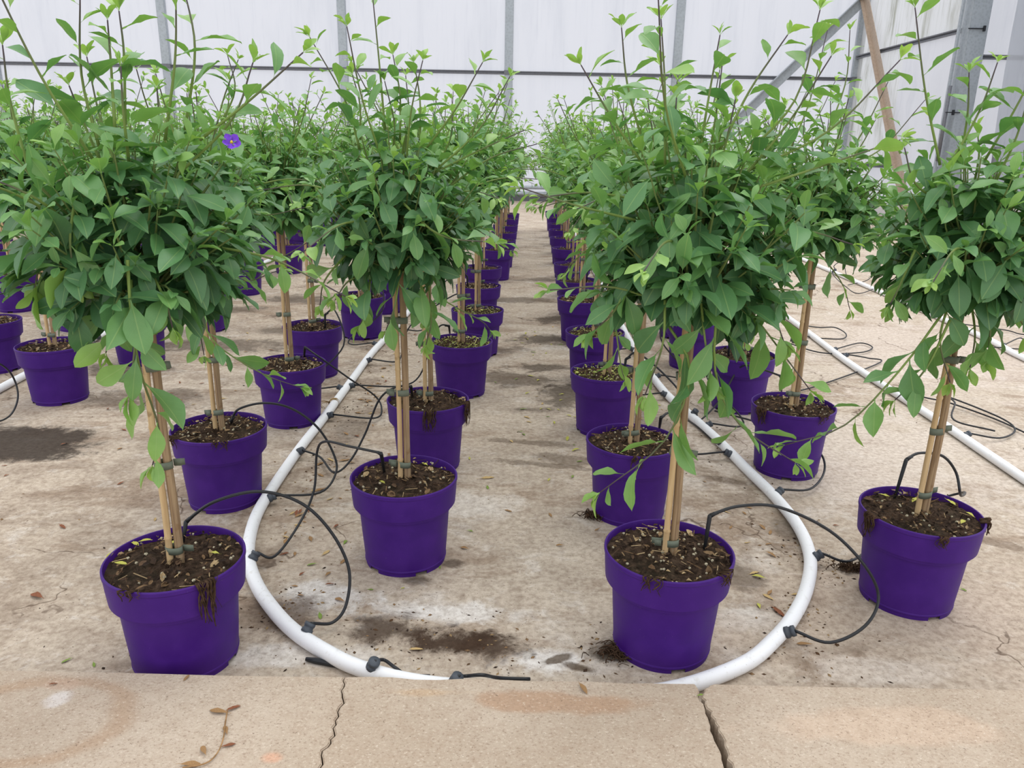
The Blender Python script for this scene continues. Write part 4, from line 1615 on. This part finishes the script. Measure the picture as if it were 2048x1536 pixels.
for lab, pts in (
    ('unused drip tube arched high over the farthest right pipe', [(1696, 570, 0.01), (1735, 560, 0.03), (1760, 535, 0.12), (1773, 545, 0.12), (1768, 570, 0.06), (1759, 592, 0.018)]),
    ('unused drip tube in a small arch at the far end of the farthest right pipe', [(1702, 552, 0.03), (1693, 550, 0.03), (1688, 530, 0.09), (1678, 525, 0.10), (1668, 532, 0.07), (1667, 545, 0.018)]),
    ('unused drip tube hanging across the farthest right pipe with a long black stick', [(1765, 570, 0.02), (1718, 587, 0.02), (1690, 572, 0.03), (1668, 552, 0.03), (1666, 543, 0.02)]),
    ('unused drip tube in a low arch midway along the farthest right pipe', [(1900, 600, 0.02), (1870, 590, 0.05), (1840, 588, 0.06), (1815, 600, 0.05), (1808, 610, 0.018)]),
    ('unused drip tube crossing the farthest right pipe at the picture edge', [(1965, 694, 0.02), (2000, 695, 0.02), (2050, 697, 0.014), (2042, 676, 0.03), (2025, 694, 0.018)]),
    ('unused drip tube trailing right beyond the farthest right pipe', [(2080, 672, 0.012), (2040, 668, 0.012), (2010, 660, 0.012), (1985, 652, 0.018)]),
):
    P = Z(*pts)
    drip(lab, P, None, (PX4(P[-1][1]), P[-1][1]))
PXL = lambda y: np.interp(y, [2.2, 2.9, 3.165, 4.0, 5.5, 9.8], [-2.03, -2.08, -2.10, -2.15, -2.12, -2.1])
drip('black drip tube arching in from the left edge to the left pipe', Z((-60, 615, 0.24), (0, 588, 0.29), (60, 583, 0.28), (120, 610, 0.20), (165, 645, 0.12), (185, 675, 0.06), (190, 700, 0.02), (150, 700, 0.02), (90, 716, 0.018)), at_z(-62, 630, SZ), (PXL(3.40), 3.40))
drip('black drip tube hooked down at the left picture edge', Z((-40, 720, 0.26), (0, 728, 0.22), (25, 752, 0.14), (36, 790, 0.07), (25, 825, 0.03), (0, 842, 0.014), (-30, 840, 0.012), (-60, 812, 0.018)), None, (PXL(2.85), 2.85))
drip('black drip tube bowed across the second pot of the fourth left row', Z((112, 632, 0.20), (135, 622, 0.24), (165, 628, 0.22), (192, 648, 0.14), (200, 670, 0.05), (180, 668, 0.02)), None, (PXL(3.85), 3.85))
# the remaining pots each get a short line from the nearest pipe
auto = [(rim(625, 650), -1), (rim(722, 590), -1), (rim(955, 618), 1), (rim(957, 570), 1), (rim(965, 533), 1), (rim(1213, 742), -1), (rim(1190, 662), -1), (rim(1163, 597), -1),
        ((0.385, 4.72), -1), (rim(1485, 707), 1), (rim(1388, 640), 1)]
AN = ['fourth pot, second row left of the aisle', 'fifth pot, second row left of the aisle', 'fourth pot, row just left of the aisle', 'fifth pot, row just left of the aisle',
      'sixth pot, row just left of the aisle', 'third pot, row just right of the aisle', 'fourth pot, row just right of the aisle', 'fifth pot, row just right of the aisle',
      'sixth pot, row just right of the aisle', 'third pot, outer right row', 'fourth pot, outer right row']
LQ = spline([(x, y, 0) for x, y in LOOP], 10)
ra = random.Random(3)
for (p, _), nm_ in zip(auto, AN):
    side = [w for w in LQ if (w[0] < 0) == (p[0] < 0)]
    c = min(side, key=lambda w: abs(w[1] - (p[1] - 0.28)))
    s = 1 if c[0] > p[0] else -1
    foot = np.array([p[0] + s * 0.06, p[1] - 0.02, SZ])
    top = foot + np.array([s * 0.004, -0.004, 0.075])
    out = -s
    pts = [top, top + np.array([s * 0.05, -0.02, 0.02]), np.array([(p[0] + c[0]) / 2 + s * 0.06, p[1] - 0.1, 0.16]),
           np.array([c[0] + out * 0.16, c[1] + 0.10, 0.03]), np.array([c[0] + out * 0.14, c[1] + 0.02, 0.014]), np.array([c[0] + out * 0.03, c[1], 0.018])]
    drip('black drip line serving the %s' % nm_, pts, foot, (c[0], c[1]))

# ================================================================== FALLEN LEAVES AND LITTER
def curled_leaf_mesh(seed, mat):
    r = random.Random(seed)
    V0, F, UV = leaf_template(seed)
    V = []
    c1, c2 = r.uniform(0.3, 1.0), r.uniform(-0.4, 0.9)
    for x, y, z in V0:
        a = c1 * y * 4
        V.append((x - 0.5, 0.72 * math.sin(a) / (4 * c1), 0.5 * z + 0.08 * (1 - math.cos(a)) + 0.10 * c2 * (x - 0.5) ** 2 + 0.012 * math.sin(23 * x + seed) + 0.12))
    me = bpy.data.meshes.new('fallen_leaf')
    me.from_pydata(V, [], F)
    mz = min(v[2] for v in V)
    for v in me.vertices:
        v.co.z -= mz
    finish_mesh(me, mat, True)
    return me


FM = {m_: [curled_leaf_mesh(300 + i + 7 * k, m_) for i in range(3)] for k, m_ in enumerate(('dead_leaf', 'dead_leaf_red', 'dead_leaf_pale', 'fallen_green', 'fallen_yellow'))}
FLAB = {'dead_leaf': 'dry brown curled leaf', 'dead_leaf_red': 'dry reddish brown leaf', 'dead_leaf_pale': 'dry straw-coloured leaf',
        'fallen_green': 'small fallen green leaf', 'fallen_yellow': 'fallen yellowing leaf'}
FNAME = {k: v.replace('leaf', 'leaves') for k, v in FLAB.items()}
rf = random.Random(21)


def place_of(x, y):
    if abs(x - 0.06) < 0.24:
        return 'in the middle aisle, far part' if y > 3.2 else ('in the middle aisle behind the front pots' if y > 1.9 else 'in the foreground between the front pots')
    if x < -0.9:
        return 'in the gap left of the second row'
    if x < -0.2:
        return 'beside the left arm of the pipe loop' + (', farther back' if y > 2.2 else '')
    return 'beside the right arm of the pipe loop' if x < 1.0 else 'on the bare floor at right'


def fallen(x, y, mat, L, z=0.001, lab=None):
    o = link_obj('fallen_leaf', FM[mat][rf.randrange(3)])
    o.location = (x, y, z)
    o.rotation_euler = (0, 0, rf.uniform(0, 6.28))
    o.scale = (L, L, L)
    pl = place_of(x, y)
    tag(o, lab or FLAB[mat] + ' ' + pl, 'leaf', None if lab else FNAME[mat] + ' ' + pl)
    return o


for px, py, mt, L, lab in ((75, 1195, 'dead_leaf_red', 0.055, 'dry reddish leaf alone on the floor left of the front left pot'), (135, 1322, 'fallen_green', 0.025, None), (188, 1330, 'fallen_green', 0.02, None),
                           (640, 1232, 'fallen_green', 0.03, None), (650, 1108, 'dead_leaf_pale', 0.04, None), (690, 1086, 'fallen_green', 0.03, None), (830, 1300, 'dead_leaf_pale', 0.035, None),
                           (930, 1098, 'dead_leaf', 0.03, None), (1100, 1030, 'dead_leaf', 0.03, None), (1015, 1022, 'dead_leaf', 0.03, None), (970, 957, 'dead_leaf_pale', 0.06, None),
                           (975, 975, 'fallen_green', 0.03, None), (1195, 1060, 'dead_leaf', 0.025, None), (940, 1063, 'fallen_green', 0.02, None), (1120, 1092, 'dead_leaf', 0.025, None),
                           (1540, 1185, 'dead_leaf', 0.03, None), (1590, 1190, 'dead_leaf_pale', 0.03, None), (1555, 1225, 'dead_leaf_red', 0.05, None), (1645, 1055, 'dead_leaf_pale', 0.03, None),
                           (1672, 1052, 'dead_leaf_red', 0.02, None), (1880, 876, 'dead_leaf_red', 0.04, 'dry reddish leaf on the bare floor beside the farthest right stake'), (1610, 1290, 'dead_leaf', 0.04, None),
                           (1462, 1055, 'dead_leaf', 0.025, None), (1925, 1180, 'fallen_green', 0.02, None), (1530, 1310, 'dead_leaf_red', 0.025, None), (1145, 955, 'fallen_green', 0.03, None),
                           (880, 1135, 'fallen_green', 0.018, None), (740, 1180, 'fallen_green', 0.018, None), (805, 1178, 'fallen_yellow', 0.015, None), (625, 1130, 'fallen_green', 0.03, None),
                           (655, 1150, 'dead_leaf', 0.03, None), (660, 920, 'dead_leaf_pale', 0.04, None), (590, 1110, 'dead_leaf', 0.03, None)):
    p = at_z(px, py, 0)
    fallen(p[0], p[1], mt, L, 0.001, lab)
for i in range(230):
    zone = rf.random()
    if zone < 0.35:
        y = rf.uniform(1.5, 4.2)
        x = np.interp(y, [1.4, 1.7, 2.1, 4.9], [-0.40, -0.62, -0.66, -0.60]) + abs(rf.gauss(0, 0.08)) + 0.03
        mt = rf.choice(['dead_leaf', 'dead_leaf', 'dead_leaf_red', 'dead_leaf_pale'])
    elif zone < 0.60:
        y = rf.uniform(2.2, 4.4)
        x = rf.gauss(0.12, 0.10)
        mt = rf.choice(['fallen_yellow', 'fallen_yellow', 'fallen_green', 'dead_leaf_pale'])
    elif zone < 0.78:
        y = rf.uniform(1.5, 3.6)
        x = np.interp(y, [1.4, 1.75, 2.1, 3.2], [0.55, 0.74, 0.76, 0.60]) - abs(rf.gauss(0, 0.07)) - 0.03
        mt = rf.choice(['dead_leaf', 'dead_leaf_pale', 'fallen_yellow'])
    else:
        y = rf.uniform(1.8, 4.5)
        x = rf.uniform(-1.65, -0.95)
        mt = rf.choice(['dead_leaf', 'dead_leaf_red', 'dead_leaf_pale'])
    if min((r.location.x - x) ** 2 + (r.location.y - y) ** 2 for r in ROOTS) < 0.125 ** 2:
        continue
    fallen(x, y, mt, rf.uniform(0.018, 0.042))

for (px, py), L, lab in [((q_, 0.033, 'pale yellow-green leaf lying on the soil of the front left pot')) for q_ in ((222, 1112), (268, 1088), (290, 1084), (345, 1088), (240, 1128), (430, 1108))] + \
        [((q_, 0.035, 'pale green leaf lying on the soil of the far right pot')) for q_ in ((1770, 993), (1900, 1005), (1940, 1030), (1925, 1045), (1830, 1000))] + \
        [((q_, 0.034, 'yellowing leaf lying on the soil of the nearest pot left of the aisle')) for q_ in ((765, 966), (850, 930))]:
    p = at_z(px, py, 0.219)
    o = fallen(p[0], p[1], 'fallen_yellow', L, 0.219, lab)
    o['group'] = lab.replace('leaf lying', 'leaves lying')

# grit and crumbs strewn over the floor: one object, nobody could count them
rg = np.random.RandomState(4)
V, F, C = [], [], []
cols = [srgb(*c) for c in ((70, 54, 42), (96, 76, 58), (54, 42, 34), (130, 104, 76), (150, 126, 92), (84, 62, 44))]
spots = [(790, 1265, 0.12), (900, 1290, 0.14), (1000, 1300, 0.1), (1225, 1310, 0.08), (560, 1215, 0.1), (1660, 1135, 0.06), (1600, 1235, 0.07), (1590, 1110, 0.09), (1620, 1310, 0.12), (650, 930, 0.12), (700, 830, 0.12)]
for i in range(1300):
    t = rg.rand()
    if t < 0.5:
        px, py, s = spots[rg.randint(len(spots))]
        c = at_z(px, py, 0)
        x, y = c[0] + s * rg.randn() * 0.6, c[1] + s * 0.6 * rg.randn()
    elif t < 0.75:
        y = rg.uniform(1.3, 4.5)
        x = np.interp(y, [1.3, 1.7, 2.1, 4.9], [-0.34, -0.64, -0.69, -0.62]) + 0.10 * rg.randn()
    elif t < 0.88:
        y = rg.uniform(1.3, 3.5)
        x = np.interp(y, [1.3, 1.75, 2.1, 3.2], [0.5, 0.77, 0.78, 0.62]) + 0.09 * rg.randn()
    else:
        x, y = rg.uniform(-1.6, 1.6), rg.uniform(1.25, 4.5)
    if y < 1.22:
        continue
    L = 0.0018 + 0.0050 * rg.rand() ** 2
    w = L * rg.uniform(0.3, 0.7)
    a = rg.uniform(0, 6.28)
    ca, sa = math.cos(a), math.sin(a)
    h = w * 0.8
    b = len(V)
    for lx, ly, lz in ((-L, 0, 0), (0, -w, 0), (L, 0, 0), (0, w, 0), (0, 0, h)):
        V.append((x + ca * lx - sa * ly, y + sa * lx + ca * ly, lz + 0.0005))
    F += [(b, b + 1, b + 4), (b + 1, b + 2, b + 4), (b + 2, b + 3, b + 4), (b + 3, b, b + 4)]
    C += [cols[rg.randint(6)]] * 5
g = mesh_obj('floor_grit', V, F, 'litter', None, False, {'col': ('FLOAT_COLOR', C)})
tag(g, 'crumbs of soil and dry litter strewn over the floor', 'litter', kind='stuff')

# matted roots creeping out from under pots
for k, (px, py, ln, lab) in enumerate(((1238, 1312, 0.06, 'dark tuft of matted roots at the foot of the front right pot'), (1700, 1140, 0.045, 'dark tuft of matted roots at the foot of the far right pot'),
                                       (1190, 1035, 0.05, 'dark tuft of matted roots by the second pot right of the aisle'))):
    c = at_z(px, py, 0)
    r = np.random.RandomState(70 + k)
    q = MB()
    for i in range(150):
        a = r.uniform(0, 6.28)
        p0 = c + np.array([r.randn() * ln * 0.3, r.randn() * ln * 0.2, 0.004])
        L = ln * r.uniform(0.2, 0.55)
        pts = [p0, p0 + np.array([math.cos(a) * L * 0.5, math.sin(a) * L * 0.35, 0.004 + 0.010 * r.rand()]), p0 + np.array([math.cos(a + 0.5) * L, math.sin(a + 0.5) * L * 0.6, 0.002])]
        q.tube(spline(pts, 3), 0.0009 * r.uniform(0.5, 1.7), 4)
    tag(q.build('root_tuft', 'root'), lab, 'roots')

# dried weed lying on the kerb
k0 = [at_z(x, y, KT + 0.004) for x, y in ((455, 1420), (450, 1450), (447, 1475), (438, 1500), (422, 1520), (400, 1530), (365, 1535))]
wd = tag(empty('dried_weed', tuple(k0[2])), 'dried brown weed stem with withered leaves on the kerb', 'weed')
q = MB()
q.tube(spline([p - k0[2] for p in k0], 4), 0.0012, 6)
q.build('stem', 'dead_leaf', wd)
for (px, py), mt, L, rz in (((440, 1425), 'dead_leaf', 0.045, 2.9), ((465, 1418), 'dead_leaf_red', 0.03, 0.6), ((452, 1462), 'dead_leaf', 0.03, 2.1), ((408, 1503), 'dead_leaf', 0.03, 2.2), ((455, 1492), 'dead_leaf_red', 0.028, 0.4), ((378, 1530), 'dead_leaf', 0.04, 0.1)):
    o = link_obj('withered_leaf', FM[mt][rf.randrange(3)], wd)
    p = at_z(px, py, KT + 0.001) - k0[2]
    o.location = p
    o.rotation_euler = (0, 0, rz)
    o.scale = (L, L, L)
for px, py, mt, L, lab in ((372, 1358, 'dead_leaf', 0.022, 'tiny dry leaf on the kerb edge below the front left pot'), (1165, 1378, 'dead_leaf', 0.035, 'dry curled leaf on the far edge of the middle kerb slab'),
                           (1400, 1392, 'fallen_green', 0.016, 'small green leaf caught in the kerb gap'), (105, 1370, 'dead_leaf_red', 0.018, 'dark dry leaf scrap on the left kerb slab')):
    p = at_z(px, py, KT)
    fallen(p[0], p[1], mt, L, KT + 0.001, lab)
